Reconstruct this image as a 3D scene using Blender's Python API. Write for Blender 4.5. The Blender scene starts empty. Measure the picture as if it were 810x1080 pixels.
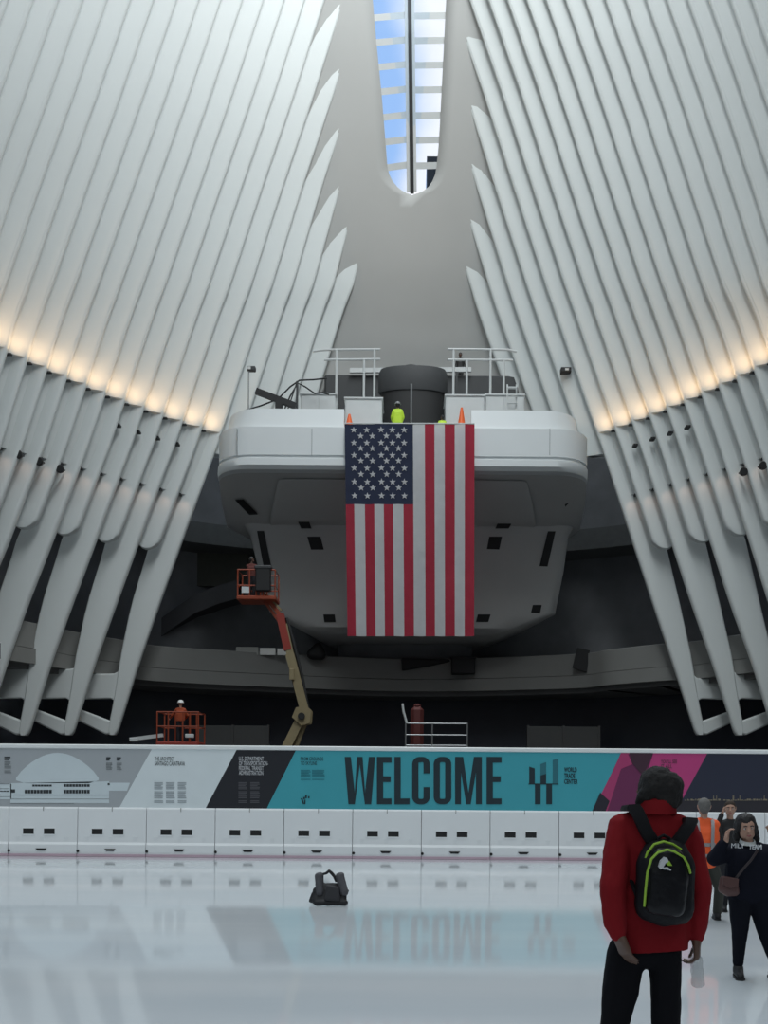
import bpy, bmesh, math, random
import numpy as np
from mathutils import Vector, Matrix, Euler, noise
random.seed(7)
sc = bpy.context.scene
COL = sc.collection
# ---------------------------------------------------------------- camera, exposure, world, main lights
VPX, VPY, EYE, F, ROLL = 429.0, 832.0, 1.75, 1000.0, math.radians(0.45)
cam_d = bpy.data.cameras.new('camera'); cam = bpy.data.objects.new('camera', cam_d); COL.objects.link(cam)
cam_d.sensor_fit = 'VERTICAL'; cam_d.sensor_width = 27; cam_d.sensor_height = 36
cam_d.lens = F / 1080 * 36
cam_d.shift_y = (VPY - 540) / 1080; cam_d.shift_x = -(VPX - 405) / 1080
cam_d.clip_end = 600
cam.location = (0, 0, EYE)
cam.rotation_euler = (Matrix.Rotation(math.pi/2, 4, 'X') @ Matrix.Rotation(ROLL, 4, 'Z')).to_euler()
sc.camera = cam
sc.view_settings.view_transform = 'Standard'; sc.view_settings.look = 'None'
sc.view_settings.gamma = 1.0; sc.view_settings.use_curve_mapping = False
sc.view_settings.exposure = 0.0
sc.cycles.use_denoising = True
sc.cycles.max_bounces = 6; sc.cycles.diffuse_bounces = 3
world = bpy.data.worlds.new('world'); sc.world = world; world.use_nodes = True
def build_world():
    nt = world.node_tree; N = nt.nodes; L = nt.links; N.clear()
    out = N.new('ShaderNodeOutputWorld'); bg = N.new('ShaderNodeBackground'); L.new(bg.outputs[0], out.inputs[0])
    tc = N.new('ShaderNodeTexCoord')
    nm = N.new('ShaderNodeVectorMath'); nm.operation = 'NORMALIZE'; L.new(tc.outputs['Generated'], nm.inputs[0])
    def dot(v):
        d = N.new('ShaderNodeVectorMath'); d.operation = 'DOT_PRODUCT'; L.new(nm.outputs[0], d.inputs[0])
        d.inputs[1].default_value = Vector(v).normalized(); return d.outputs['Value']
    def ramp(val, a, b, lo=0.0, hi=1.0):
        m = N.new('ShaderNodeMapRange'); m.interpolation_type = 'SMOOTHSTEP'
        m.inputs['From Min'].default_value = a; m.inputs['From Max'].default_value = b
        m.inputs['To Min'].default_value = lo; m.inputs['To Max'].default_value = hi
        L.new(val, m.inputs['Value']); return m.outputs[0]
    def mul(a, b):
        m = N.new('ShaderNodeMath'); m.operation = 'MULTIPLY'; L.new(a, m.inputs[0]); L.new(b, m.inputs[1]); return m.outputs[0]
    def scale_col(col, fac):
        m = N.new('ShaderNodeVectorMath'); m.operation = 'SCALE'
        if isinstance(col, tuple): m.inputs[0].default_value = col
        else: L.new(col, m.inputs[0])
        L.new(fac, m.inputs['Scale']); return m.outputs[0]
    def add(a, b):
        m = N.new('ShaderNodeVectorMath'); m.operation = 'ADD'; L.new(a, m.inputs[0])
        if isinstance(b, tuple): m.inputs[1].default_value = b
        else: L.new(b, m.inputs[1])
        return m.outputs[0]
    # bright overcast daylight high behind the viewer, somewhat to the left
    lobe = ramp(dot(WLOBE), 0.45, 1.0, 0.0, WSTR)
    c1 = scale_col(WCOL, lobe)
    # blue sky with clouds over the far end of the hall
    front = mul(ramp(dot((0, 1, 0)), 0.25, 0.5), ramp(dot((0, 0, 1)), 0.25, 0.45))
    nz = N.new('ShaderNodeTexNoise'); nz.inputs['Scale'].default_value = 4.5; nz.inputs['Detail'].default_value = 5
    L.new(nm.outputs[0], nz.inputs['Vector'])
    side = dot((1, 0, 0))
    s2 = N.new('ShaderNodeMath'); s2.operation = 'MULTIPLY_ADD'; L.new(side, s2.inputs[0]); s2.inputs[1].default_value = 6.0
    L.new(nz.outputs[0], s2.inputs[2])
    cm = N.new('ShaderNodeMix'); cm.data_type = 'RGBA'
    L.new(ramp(s2.outputs[0], 0.38, 0.62), cm.inputs['Factor'])
    cm.inputs['A'].default_value = (0.34, 0.55, 0.93, 1); cm.inputs['B'].default_value = (1.0, 1.0, 1.02, 1)
    c2 = scale_col(cm.outputs['Result'], front)
    tot = add(add(c1, c2), WBASE)
    L.new(tot, bg.inputs['Color']); bg.inputs['Strength'].default_value = 1.0
WLOBE = (-0.15, -0.34, 0.93); WSTR = 0.95; WCOL = (0.86, 0.96, 1.0); WBASE = (0.03, 0.032, 0.034)
build_world()
# daylight from the long glazed slot that runs overhead along the spine of the hall
sl = bpy.data.lights.new('spine_daylight', 'AREA'); sl.shape = 'RECTANGLE'; sl.size = 5.0; sl.size_y = 34.0; sl.energy = 6800.0; sl.color = (.92, .98, 1.0)
slo = bpy.data.objects.new('spine_daylight', sl); COL.objects.link(slo); slo.location = (2.0, 22.0, 41.0); slo.rotation_euler = (math.radians(14), math.radians(16), 0)
UPLIGHT_W = 62.0; DOWNLIGHT_W = 5.0
# ---------------------------------------------------------------- helpers
CR, SR = math.cos(ROLL), math.sin(ROLL)
def at(px, py, Y):
    u = px - VPX; v = VPY - py
    return Vector(((u*CR - v*SR) * Y / F, Y, EYE + (v*CR + u*SR) * Y / F))
def tag(o, label=None, cat=None, group=None, kind=None):
    if label: o['label'] = label
    if cat: o['category'] = cat
    if group: o['group'] = group
    if kind: o['kind'] = kind
    return o
def wloc(o):
    v = Vector((0, 0, 0))
    while o is not None: v += o.location; o = o.parent
    return v
def empty(name, loc, label=None, cat=None, group=None, kind=None):
    o = bpy.data.objects.new(name, None); COL.objects.link(o); o.location = loc; o.empty_display_size = .2
    return tag(o, label, cat, group, kind)
MATS = {}
def mat(name, col, rough=.6, metal=0., var=.06, scale=3., bump=.0, emit=None, estr=0., spec=.5, transl=0., alpha=1.0, coat=0.):
    if name in MATS: return MATS[name]
    m = bpy.data.materials.new(name); m.use_nodes = True; nt = m.node_tree
    b = nt.nodes['Principled BSDF']
    tc = nt.nodes.new('ShaderNodeTexCoord'); nz = nt.nodes.new('ShaderNodeTexNoise')
    nz.inputs['Scale'].default_value = scale; nz.inputs['Detail'].default_value = 4
    nt.links.new(tc.outputs['Object'], nz.inputs['Vector'])
    mx = nt.nodes.new('ShaderNodeMix'); mx.data_type = 'RGBA'
    mx.inputs['A'].default_value = tuple(max(0, c*(1-var)) for c in col) + (1,)
    mx.inputs['B'].default_value = tuple(min(1, c*(1+var)) for c in col) + (1,)
    nt.links.new(nz.outputs['Fac'], mx.inputs['Factor']); nt.links.new(mx.outputs['Result'], b.inputs['Base Color'])
    b.inputs['Roughness'].default_value = rough; b.inputs['Metallic'].default_value = metal
    b.inputs['Specular IOR Level'].default_value = spec; b.inputs['Coat Weight'].default_value = coat
    if bump:
        bp = nt.nodes.new('ShaderNodeBump'); bp.inputs['Strength'].default_value = bump; bp.inputs['Distance'].default_value = .02
        nt.links.new(nz.outputs['Fac'], bp.inputs['Height']); nt.links.new(bp.outputs[0], b.inputs['Normal'])
    if emit: b.inputs['Emission Color'].default_value = emit + (1,); b.inputs['Emission Strength'].default_value = estr
    if transl:
        t = nt.nodes.new('ShaderNodeBsdfTranslucent'); nt.links.new(mx.outputs['Result'], t.inputs['Color'])
        tr = nt.nodes.new('ShaderNodeBsdfTransparent')
        ms = nt.nodes.new('ShaderNodeMixShader'); ms.inputs[0].default_value = transl
        nt.links.new(b.outputs[0], ms.inputs[1]); nt.links.new(t.outputs[0], ms.inputs[2])
        ms2 = nt.nodes.new('ShaderNodeMixShader'); ms2.inputs[0].default_value = 1 - alpha
        nt.links.new(ms.outputs[0], ms2.inputs[1]); nt.links.new(tr.outputs[0], ms2.inputs[2])
        nt.links.new(ms2.outputs[0], nt.nodes['Material Output'].inputs['Surface'])
    MATS[name] = m; return m
def glass_mat(name, tint, gloss=.1, rough=.02):
    if name in MATS: return MATS[name]
    m = bpy.data.materials.new(name); m.use_nodes = True; nt = m.node_tree
    nt.nodes.remove(nt.nodes['Principled BSDF'])
    tr = nt.nodes.new('ShaderNodeBsdfTransparent'); tr.inputs[0].default_value = tint + (1,)
    gl = nt.nodes.new('ShaderNodeBsdfGlossy'); gl.inputs['Roughness'].default_value = rough
    ms = nt.nodes.new('ShaderNodeMixShader'); ms.inputs[0].default_value = gloss
    nt.links.new(tr.outputs[0], ms.inputs[1]); nt.links.new(gl.outputs[0], ms.inputs[2])
    nt.links.new(ms.outputs[0], nt.nodes['Material Output'].inputs['Surface'])
    MATS[name] = m; return m

class MB:
    """collects geometry in world coordinates"""
    def __init__(s): s.v = []; s.f = []; s.sm = []; s.mi = []; s.cur = 0
    def add(s, vs, fs, smooth=False):
        b = len(s.v); s.v += [Vector(p) for p in vs]; s.f += [tuple(b+i for i in f) for f in fs]
        s.sm += [smooth]*len(fs); s.mi += [s.cur]*len(fs); return s
    def box(s, lo, hi):
        x0, y0, z0 = lo; x1, y1, z1 = hi
        vs = [(x0,y0,z0),(x1,y0,z0),(x1,y1,z0),(x0,y1,z0),(x0,y0,z1),(x1,y0,z1),(x1,y1,z1),(x0,y1,z1)]
        return s.add(vs, [(0,3,2,1),(4,5,6,7),(0,1,5,4),(1,2,6,5),(2,3,7,6),(3,0,4,7)])
    def bbox(s, lo, hi, r=.02):
        """box with chamfered vertical and horizontal edges (hull of corners)"""
        pts = []
        for ix in (0,1):
            for iy in (0,1):
                for iz in (0,1):
                    c = [hi[0] if ix else lo[0], hi[1] if iy else lo[1], hi[2] if iz else lo[2]]
                    sg = [-1 if ix else 1, -1 if iy else 1, -1 if iz else 1]
                    for k in range(3):
                        p = [c[i] + (0 if i == k else sg[i]*r) for i in range(3)]
                        pts.append(p)
        return s.hullpts(pts)
    def hullpts(s, pts, smooth=False):
        bm = bmesh.new()
        for p in pts: bm.verts.new(p)
        r = bmesh.ops.convex_hull(bm, input=bm.verts)
        junk = [g for g in r['geom_interior'] + r['geom_unused'] if isinstance(g, bmesh.types.BMVert) and g.is_valid]
        if junk: bmesh.ops.delete(bm, geom=list(set(junk)), context='VERTS')
        bmesh.ops.dissolve_limit(bm, angle_limit=.01, verts=bm.verts, edges=bm.edges)
        bm.verts.index_update()
        s.add([v.co.copy() for v in bm.verts], [tuple(v.index for v in f.verts) for f in bm.faces], smooth)
        bm.free(); return s
    def ball(s, c, r, sub=2, sc3=(1,1,1)):
        bm = bmesh.new(); bmesh.ops.create_icosphere(bm, subdivisions=sub, radius=1)
        bm.verts.index_update()
        s.add([Vector(c) + Vector((v.co.x*r*sc3[0], v.co.y*r*sc3[1], v.co.z*r*sc3[2])) for v in bm.verts],
              [tuple(v.index for v in f.verts) for f in bm.faces], True); bm.free(); return s
    def hull(s, spheres, n=2):
        """closed hull of spheres [(p, r)...]"""
        pts = []
        for p, r in spheres:
            for d in ICO[n]: pts.append(Vector(p) + d*r)
        return s.hullpts(pts, True)
    def tube(s, pts, r, n=8, closed=False, caps=True):
        pts = [Vector(p) for p in pts]; m = len(pts)
        rr = r if isinstance(r, (list, tuple)) else [r]*m
        prev = None; rings = []
        for i in range(m):
            if closed: t = pts[(i+1) % m] - pts[i-1]
            else: t = pts[min(i+1, m-1)] - pts[max(i-1, 0)]
            t.normalize()
            if prev is None:
                a = Vector((0,0,1)) if abs(t.z) < .9 else Vector((1,0,0))
                u = t.cross(a).normalized()
            else:
                u = (prev - t*prev.dot(t)).normalized()
            prev = u; w = t.cross(u)
            rings.append([pts[i] + (u*math.cos(2*math.pi*k/n) + w*math.sin(2*math.pi*k/n))*rr[i] for k in range(n)])
        vs = [p for rg in rings for p in rg]; fs = []
        for i in range(m if closed else m-1):
            j = (i+1) % m
            for k in range(n): fs.append((i*n+k, i*n+(k+1) % n, j*n+(k+1) % n, j*n+k))
        if caps and not closed: fs += [tuple(range(n-1, -1, -1)), tuple((m-1)*n+k for k in range(n))]
        return s.add(vs, fs, True)
    def beam(s, a, b, w, h, up=(0,0,1)):
        """rectangular bar from a to b; w across, h along up"""
        a, b = Vector(a), Vector(b); t = (b-a).normalized(); upv = Vector(up)
        u = t.cross(upv)
        if u.length < 1e-4: u = t.cross(Vector((1,0,0)))
        u.normalize(); w_ = u.cross(t)
        vs = []
        for p in (a, b):
            for (i, j) in ((-1,-1),(1,-1),(1,1),(-1,1)): vs.append(p + u*(w/2*i) + w_*(h/2*j))
        return s.add(vs, [(3,2,1,0),(4,5,6,7),(0,1,5,4),(1,2,6,5),(2,3,7,6),(3,0,4,7)])
    def lathe(s, c, prof, n=24, ax='z'):
        vs = []; m = len(prof); c = Vector(c)
        for r, h in prof:
            for k in range(n):
                a = 2*math.pi*k/n
                d = (r*math.cos(a), r*math.sin(a), h) if ax == 'z' else (r*math.cos(a), h, r*math.sin(a)) if ax == 'y' else (h, r*math.cos(a), r*math.sin(a))
                vs.append(c + Vector(d))
        fs = [(i*n+k, i*n+(k+1) % n, (i+1)*n+(k+1) % n, (i+1)*n+k) for i in range(m-1) for k in range(n)]
        fs += [tuple(range(n-1, -1, -1)), tuple((m-1)*n+k for k in range(n))]
        return s.add(vs, fs, True)
    def prism(s, poly, depth, direction=(0,1,0)):
        """extrude a closed 3-D polygon along direction by depth"""
        d = Vector(direction)*depth; n = len(poly)
        vs = [Vector(p) for p in poly] + [Vector(p)+d for p in poly]
        fs = [tuple(range(n)), tuple(range(2*n-1, n-1, -1))] + [(i, n+i, n+(i+1) % n, (i+1) % n) for i in range(n)]
        return s.add(vs, fs)
    def loft(s, rings, caps=True, smooth=False, closed=True):
        n = len(rings[0]); vs = [Vector(p) for r in rings for p in r]; fs = []
        for i in range(len(rings)-1):
            for k in range(n if closed else n-1):
                fs.append((i*n+k, i*n+(k+1) % n, (i+1)*n+(k+1) % n, (i+1)*n+k))
        if caps: fs += [tuple(range(n-1, -1, -1)), tuple((len(rings)-1)*n+k for k in range(n))]
        return s.add(vs, fs, smooth)
    def build(s, name, mats, parent=None, bevel=0, seg=2, autosmooth=True, fixn=True):
        me = bpy.data.meshes.new(name); off = wloc(parent) if parent is not None else (s.base if hasattr(s, 'base') else Vector((0,0,0)))
        me.from_pydata([tuple(v - off) for v in s.v], [], s.f)
        for m in (mats if isinstance(mats, (list, tuple)) else [mats]): me.materials.append(m)
        me.polygons.foreach_set('use_smooth', s.sm); me.polygons.foreach_set('material_index', s.mi)
        if fixn:
            bm = bmesh.new(); bm.from_mesh(me); bmesh.ops.recalc_face_normals(bm, faces=bm.faces); bm.to_mesh(me); bm.free()
        me.update()
        if any(s.sm):
            try: me.set_sharp_from_angle(angle=math.radians(42))
            except Exception: pass
        o = bpy.data.objects.new(name, me); COL.objects.link(o)
        if parent is not None: o.parent = parent
        else: o.location = off
        if bevel:
            b = o.modifiers.new('bevel', 'BEVEL'); b.width = bevel; b.segments = seg; b.limit_method = 'ANGLE'; b.angle_limit = math.radians(40)
        return o
ICO = {}
for _n in (1, 2):
    _b = bmesh.new(); bmesh.ops.create_icosphere(_b, subdivisions=_n, radius=1); ICO[_n] = [v.co.copy() for v in _b.verts]; _b.free()
def lerp_tab(tab, x):
    if x <= tab[0][0]:
        (a, p), (b, q) = tab[0], tab[1]
    elif x >= tab[-1][0]:
        (a, p), (b, q) = tab[-2], tab[-1]
    else:
        for i in range(len(tab)-1):
            if tab[i][0] <= x <= tab[i+1][0]:
                (a, p), (b, q) = tab[i], tab[i+1]; break
    return p + (q-p)*(x-a)/(b-a)
ORD = ['first','second','third','fourth','fifth','sixth','seventh','eighth','ninth','tenth','eleventh','twelfth','thirteenth','fourteenth','fifteenth','sixteenth','seventeenth','eighteenth','nineteenth','twentieth','twenty-first','twenty-second','twenty-third']
# ---------------------------------------------------------------- materials
WHITE = mat('rib_white_paint', (.74,.77,.76), .45, var=.02, scale=.6)
SHELLM = mat('vault_grey_plaster', (.52,.52,.505), .7, var=.04, scale=.5)
DECKW = mat('deck_white_panel', (.76,.79,.80), .45, var=.03, scale=.8)
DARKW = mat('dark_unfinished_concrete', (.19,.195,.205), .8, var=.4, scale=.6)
DARKG = mat('dark_glazing', (.06,.066,.085), .25, var=.3, scale=.4)
PARAP = mat('parapet_grey', (.22,.22,.21), .6, var=.08, scale=.8)
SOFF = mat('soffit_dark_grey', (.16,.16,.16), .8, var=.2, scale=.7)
BLACK = mat('matte_black', (.012,.012,.013), .6, var=.2)
DKGREY = mat('dark_grey_paint', (.045,.047,.05), .6, var=.15)
LTGREY = mat('light_grey_metal', (.62,.64,.64), .45, var=.05)
STEEL = mat('galvanised_steel', (.35,.36,.37), .4, .8, var=.1)
ORANGE = mat('safety_orange', (.85,.13,.02), .5, var=.08)
YELLOWV = mat('hi_vis_yellow', (.55,.80,.05), .7, var=.1)
SKIN_D = mat('dark_brown_skin', (.10,.055,.038), .5, var=.1)
SKIN_L = mat('light_skin', (.46,.27,.20), .5, var=.08)
# ---------------------------------------------------------------- floor, vault, surroundings
def ice_material():
    m = bpy.data.materials.new('rink_ice'); m.use_nodes = True; nt = m.node_tree; b = nt.nodes['Principled BSDF']
    tc = nt.nodes.new('ShaderNodeTexCoord')
    n1 = nt.nodes.new('ShaderNodeTexNoise'); n1.inputs['Scale'].default_value = .35; n1.inputs['Detail'].default_value = 6
    n2 = nt.nodes.new('ShaderNodeTexNoise'); n2.inputs['Scale'].default_value = 9; n2.inputs['Detail'].default_value = 4
    mp = nt.nodes.new('ShaderNodeMapping'); mp.inputs['Scale'].default_value = (.35, 1.6, 1)
    nt.links.new(tc.outputs['Object'], mp.inputs[0]); nt.links.new(mp.outputs[0], n1.inputs['Vector']); nt.links.new(mp.outputs[0], n2.inputs['Vector'])
    cr = nt.nodes.new('ShaderNodeValToRGB'); cr.color_ramp.elements[0].position = .35; cr.color_ramp.elements[1].position = .7
    cr.color_ramp.elements[0].color = (.54,.585,.62,1); cr.color_ramp.elements[1].color = (.63,.655,.675,1)
    nt.links.new(n1.outputs['Fac'], cr.inputs[0]); nt.links.new(cr.outputs[0], b.inputs['Base Color'])
    rr = nt.nodes.new('ShaderNodeMapRange'); rr.inputs['To Min'].default_value = .03; rr.inputs['To Max'].default_value = .10
    nt.links.new(n1.outputs['Fac'], rr.inputs['Value']); nt.links.new(rr.outputs[0], b.inputs['Roughness'])
    b.inputs['IOR'].default_value = 1.5
    bp = nt.nodes.new('ShaderNodeBump'); bp.inputs['Strength'].default_value = .02; bp.inputs['Distance'].default_value = .01
    nt.links.new(n2.outputs['Fac'], bp.inputs['Height']); nt.links.new(bp.outputs[0], b.inputs['Normal'])
    return m
YB = 23.6                                                    # distance of the rink barriers
MB().box((-26, -6, -.15), (26, YB+.35, 0)).build('floor', ice_material())
tag(bpy.data.objects['floor'], 'pale blue-white glossy ice rink surface in front of the barriers', 'ice rink', kind='structure')
o = MB().box((-26, YB+.35, -.15), (26, 58, -.01)).build('floor_concourse', mat('dark_floor', (.06,.06,.06), .5, var=.2))
tag(o, 'dark concourse floor behind the welcome banner', 'floor', kind='structure')

def vault_y(x, z):
    tab = [(14, 50.0), (20, 49.8), (23.5, 49.4), (25.4, 48.75), (27.8, 47.75), (37.2, 44.27), (44, 42.1)]
    ax = abs(x); c = .105*min(ax, 5.0)**2 + max(0, ax-5.0)*.6
    return lerp_tab(tab, z) - c
def on_vault(px, py, off=0.):
    Y = 46.
    for _ in range(30):
        p = at(px, py, Y); Y = .5*Y + .5*(vault_y(p.x, p.z) + off)
    return at(px, py, Y)
# skylight outline in the vault, read as (image row, left, right)
SKY = [(-60,389.5,473.5),(0,393,470.5),(40,396.5,468.5),(60,398.5,467.5),(100,402.5,465.5),(130,405,464),(155,407,462.5),(175,408.5,460.5),(184,410.5,459),(191,414,456),(197,419,452),(201,424,447),(203.8,429,441),(204.8,432,437.5)]
def vault():
    rows = []                                                # z, xl, xr
    sk = [(on_vault(l, y), on_vault(r, y)) for y, l, r in SKY]
    zb = min(p.z for p, q in sk) - .05; xc = on_vault(434.5, 205).x
    zs = list(np.arange(18.9, zb-.2, .5)) + [zb]
    for z in zs: rows.append((z, xc, xc))
    for p, q in reversed(sk): rows.append(((p.z+q.z)/2, p.x, q.x))
    NL = 16; mb = MB(); W = 10.5
    vs = []; fs = []
    for z, xl, xr in rows:
        for i in range(NL+1):
            x = -W + (xl+W)*i/NL; vs.append((x, vault_y(x, z), z))
        for i in range(NL+1):
            x = xr + (W-xr)*i/NL; vs.append((x, vault_y(x, z), z))
    n = 2*(NL+1)
    for j in range(len(rows)-1):
        for i in range(n-1):
            if i == NL: continue
            fs.append((j*n+i, j*n+i+1, (j+1)*n+i+1, (j+1)*n+i))
    mb.add(vs, fs, True)
    bm = bmesh.new(); me = bpy.data.meshes.new('ceiling'); me.from_pydata([tuple(v) for v in mb.v], [], mb.f)
    bm.from_mesh(me); bmesh.ops.remove_doubles(bm, verts=bm.verts, dist=.0005); bm.to_mesh(me); bm.free()
    me.polygons.foreach_set('use_smooth', [True]*len(me.polygons)); me.materials.append(SHELLM)
    me.set_sharp_from_angle(angle=math.radians(40))
    o = bpy.data.objects.new('ceiling', me); COL.objects.link(o)
    so = o.modifiers.new('thick', 'SOLIDIFY'); so.thickness = .45; so.offset = -1
    tag(o, 'smooth grey end vault rising between the two walls of ribs', 'vault', kind='structure')
vault()
def skylight():
    r = empty('window_1', on_vault(434.5, 205), 'narrow tall skylight with rounded lower end set in the grey vault', 'skylight', kind='structure')
    m = MB()
    def strip(px0, px1, ya, yb, off0, off1, slope=0):
        """box over image columns px0(y)..px1(y) between rows, offset off0..off1 behind the vault face"""
        n = 14; rings = []
        for i in range(n+1):
            y = ya + (yb-ya)*i/n; a = px0(y) if callable(px0) else px0; b = px1(y) if callable(px1) else px1
            rings.append([on_vault(a, y, off0), on_vault(b, y, off0), on_vault(b, y, off1), on_vault(a, y, off1)])
        m.loft(rings)
    cx = lambda y: 432.0 + 2.6*y/205.
    strip(lambda y: cx(y)-5.5, lambda y: cx(y)-1.8, -60, 203, .06, .3); strip(lambda y: cx(y)+1.9, lambda y: cx(y)+5.0, -60, 203, .06, .3)
    m.build('mullion_rail', LTGREY, r)
    m = MB(); strip(lambda y: cx(y)-1.9, lambda y: cx(y)+2.0, -60, 204.5, .02, .34); m.build('mullion_gasket', BLACK, r)
    L = lambda y: lerp_tab([(a, b) for a, b, c in SKY], y); R = lambda y: lerp_tab([(a, c) for a, b, c in SKY], y)
    for yb in (-36, -10, 16, 42, 68, 94, 121, 147, 174):
        m = MB()
        for (xa, xb, ya_, yb_) in ((L(yb)-1, cx(yb)-5, yb+3, yb), (cx(yb)+4.5, R(yb)+1, yb+1, yb+.5)):
            h = 3.6; P = []
            for off in (.1, .32):
                P.append([on_vault(xa, ya_-h, off), on_vault(xb, yb_-h, off), on_vault(xb, yb_+h, off), on_vault(xa, ya_+h, off)])
            m.loft(P)
        m.build('crossbar', LTGREY, r)
    m = MB(); n = 24; vs = []
    rows = np.linspace(-60, 203, n)
    fs = []
    for i, y in enumerate(rows): vs += [on_vault(L(y)-1, y, .26), on_vault(R(y)+1, y, .26)]
    for i in range(n-1): fs.append((2*i, 2*i+1, 2*i+3, 2*i+2))
    m.add(vs, fs); m.build('glass', glass_mat('skylight_glass', (.9,.95,1.), .015, .3), r)
skylight()
def tower_material(name, a, b):
    m = bpy.data.materials.new(name); m.use_nodes = True; nt = m.node_tree; bs = nt.nodes['Principled BSDF']
    tc = nt.nodes.new('ShaderNodeTexCoord'); br = nt.nodes.new('ShaderNodeTexBrick'); br.offset = 0
    sx = nt.nodes.new('ShaderNodeSeparateXYZ'); cb = nt.nodes.new('ShaderNodeCombineXYZ')
    nt.links.new(tc.outputs['Object'], sx.inputs[0]); nt.links.new(sx.outputs['X'], cb.inputs['X']); nt.links.new(sx.outputs['Z'], cb.inputs['Y'])
    nt.links.new(cb.outputs[0], br.inputs['Vector']); br.inputs['Color1'].default_value = a+(1,); br.inputs['Color2'].default_value = a+(1,)
    br.inputs['Mortar'].default_value = b+(1,); br.inputs['Scale'].default_value = 1; br.inputs['Brick Width'].default_value = 1.6; br.inputs['Row Height'].default_value = 3.8; br.inputs['Mortar Size'].default_value = .12
    nt.links.new(br.outputs['Color'], bs.inputs['Base Color']); bs.inputs['Roughness'].default_value = .15; bs.inputs['Metallic'].default_value = .4
    return m
def towers():
    Y = 90.; m = MB(); a = at(450, 186, Y); b = at(468, 165, Y)
    m.box((a.x, Y, 0), (b.x, Y+12, b.z)); m.box((a.x+.3, Y+1, b.z), (b.x-.4, Y+6, b.z+.6)); m.base = Vector((a.x, Y, 0))
    o = m.build('tower', tower_material('dark_curtain_wall', (.03,.04,.06), (.06,.07,.09))); tag(o, 'dark building top glimpsed through the lowest right skylight pane', 'building')
towers()
# galleries behind the ribs
PATH = [(-20.5,28),(-19.4,33),(-18.0,36.5),(-16.9,39),(-15.8,41.1),(-14.9,43.2),(-13.6,45.2),(-12.3,47),(-7.8,48.9),(0,51),(8.2,48.9),(10.0,47),(11.9,45.2),(13.2,44.4),(14.2,43),(15.3,41.4),(16.5,39),(17.6,36.5),(19.0,33),(20.1,28)]
def smooth_path(pts, n=4):
    P = [Vector((x, y, 0)) for x, y in pts]; out = []
    for i in range(len(P)-1):
        p0 = P[max(i-1, 0)]; p1 = P[i]; p2 = P[i+1]; p3 = P[min(i+2, len(P)-1)]
        for k in range(n):
            t = k/n
            out.append(.5*((2*p1)+(p2-p0)*t+(2*p0-5*p1+4*p2-p3)*t*t+(3*p1-p0-3*p2+p3)*t**3))
    return out + [P[-1]]
SP = smooth_path(PATH)
def offset_path(P, d):
    out = []
    for i, p in enumerate(P):
        t = (P[min(i+1, len(P)-1)] - P[max(i-1, 0)]).normalized(); nrm = Vector((-t.y, t.x, 0))
        out.append(p + nrm*d)
    return out
def band(mb, P, prof):
    """sweep profile [(outward offset, z)...] along plan path"""
    rings = [[] for _ in P]
    for d, z in prof:
        for i, q in enumerate(offset_path(P, d)): rings[i].append(Vector((q.x, q.y, z)))
    mb.loft(rings, smooth=True); return mb
o = band(MB(), SP, [(0,7.65),(0,8.72),(.12,8.76),(.28,8.72),(.28,7.65)]).build('wall_parapet', PARAP); tag(o, 'curved grey parapet of the gallery running behind the rib feet', 'parapet', kind='structure')
o = band(MB(), SP, [(-.06,6.98),(-.06,7.62),(.3,7.62),(.3,6.98)]).build('trim_1', PARAP); tag(o, 'grey slab edge below the gallery parapet', 'slab edge', kind='structure')
o = band(MB(), SP, [(.25,6.75),(.25,7.3),(8,7.3),(8,6.75)]).build('floor_gallery', SOFF); tag(o, 'dark gallery floor and soffit behind the ribs', 'gallery floor', kind='structure')
SP2 = smooth_path([(-22.5,28),(-20.5,36.5),(-18.8,42),(-17.2,46.5),(-14,50.5),(-8,53.5),(0,55),(8,53.5),(14,50.5),(17.2,46.5),(18.6,42),(20.3,36.5),(22,28)])
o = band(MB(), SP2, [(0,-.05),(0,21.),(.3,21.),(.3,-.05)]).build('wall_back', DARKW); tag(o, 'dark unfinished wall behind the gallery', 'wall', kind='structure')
SP3 = smooth_path([(-22.5,28),(-19.0,36.5),(-16.9,42.2),(-15.0,46),(-11.5,49.6),(-6,51.6),(0,52.2),(6,51.6),(11.5,49.6),(15.0,46),(16.7,42.2),(18.6,36.5),(22,28)])
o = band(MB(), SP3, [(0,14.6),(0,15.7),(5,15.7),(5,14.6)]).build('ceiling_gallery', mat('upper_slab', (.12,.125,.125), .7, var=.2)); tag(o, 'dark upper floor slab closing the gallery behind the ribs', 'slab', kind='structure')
o = band(MB(), SP2, [(-1.2,0),(-1.2,6.75),(-.9,6.75),(-.9,0)]).build('wall_shopfront', DARKG); tag(o, 'dark shopfront glazing under the gallery', 'shopfront', kind='structure')
# ---------------------------------------------------------------- the ribs
def polyf(d, deg=2):
    k = np.array(sorted(d)); x = np.array([d[i] for i in sorted(d)]); return np.polyfit(k, x, min(deg, len(k)-1))
LEFT = {
 0: dict(zip(range(2,17), (344,321,299,278,256,234,211,186,162,138,113,88,62,35,7))),
 100: dict(zip(range(0,16), (351,333,309,289,268,246,223,200,175,152,127,102,78,52,26,0))),
 200: dict(zip(range(0,14), (318,297,276,255,233,209,187,163,140,116,91,66,41,15))),
 300: dict(zip(range(-4,13), (373,354,331,309,286,265,242,220,198,175,152,128,105,81,57,31,5))),
 330: dict(zip(range(-4,12), (361,341,320,297,275,253,231,209,186,163,141,117,93,69,44,19))),
 470: dict(zip(range(0,11), (229,207,185,162,139,116,94,70,47,24,2))),
 570: {0:193,2:148,4:101,6:57,8:10}, 640: {0:167.6,2:123,4:75,6:29}, 700: {0:147,2:101,4:54,6:8}, 768: {0:126,2:80,4:33,6:-14}}
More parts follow.
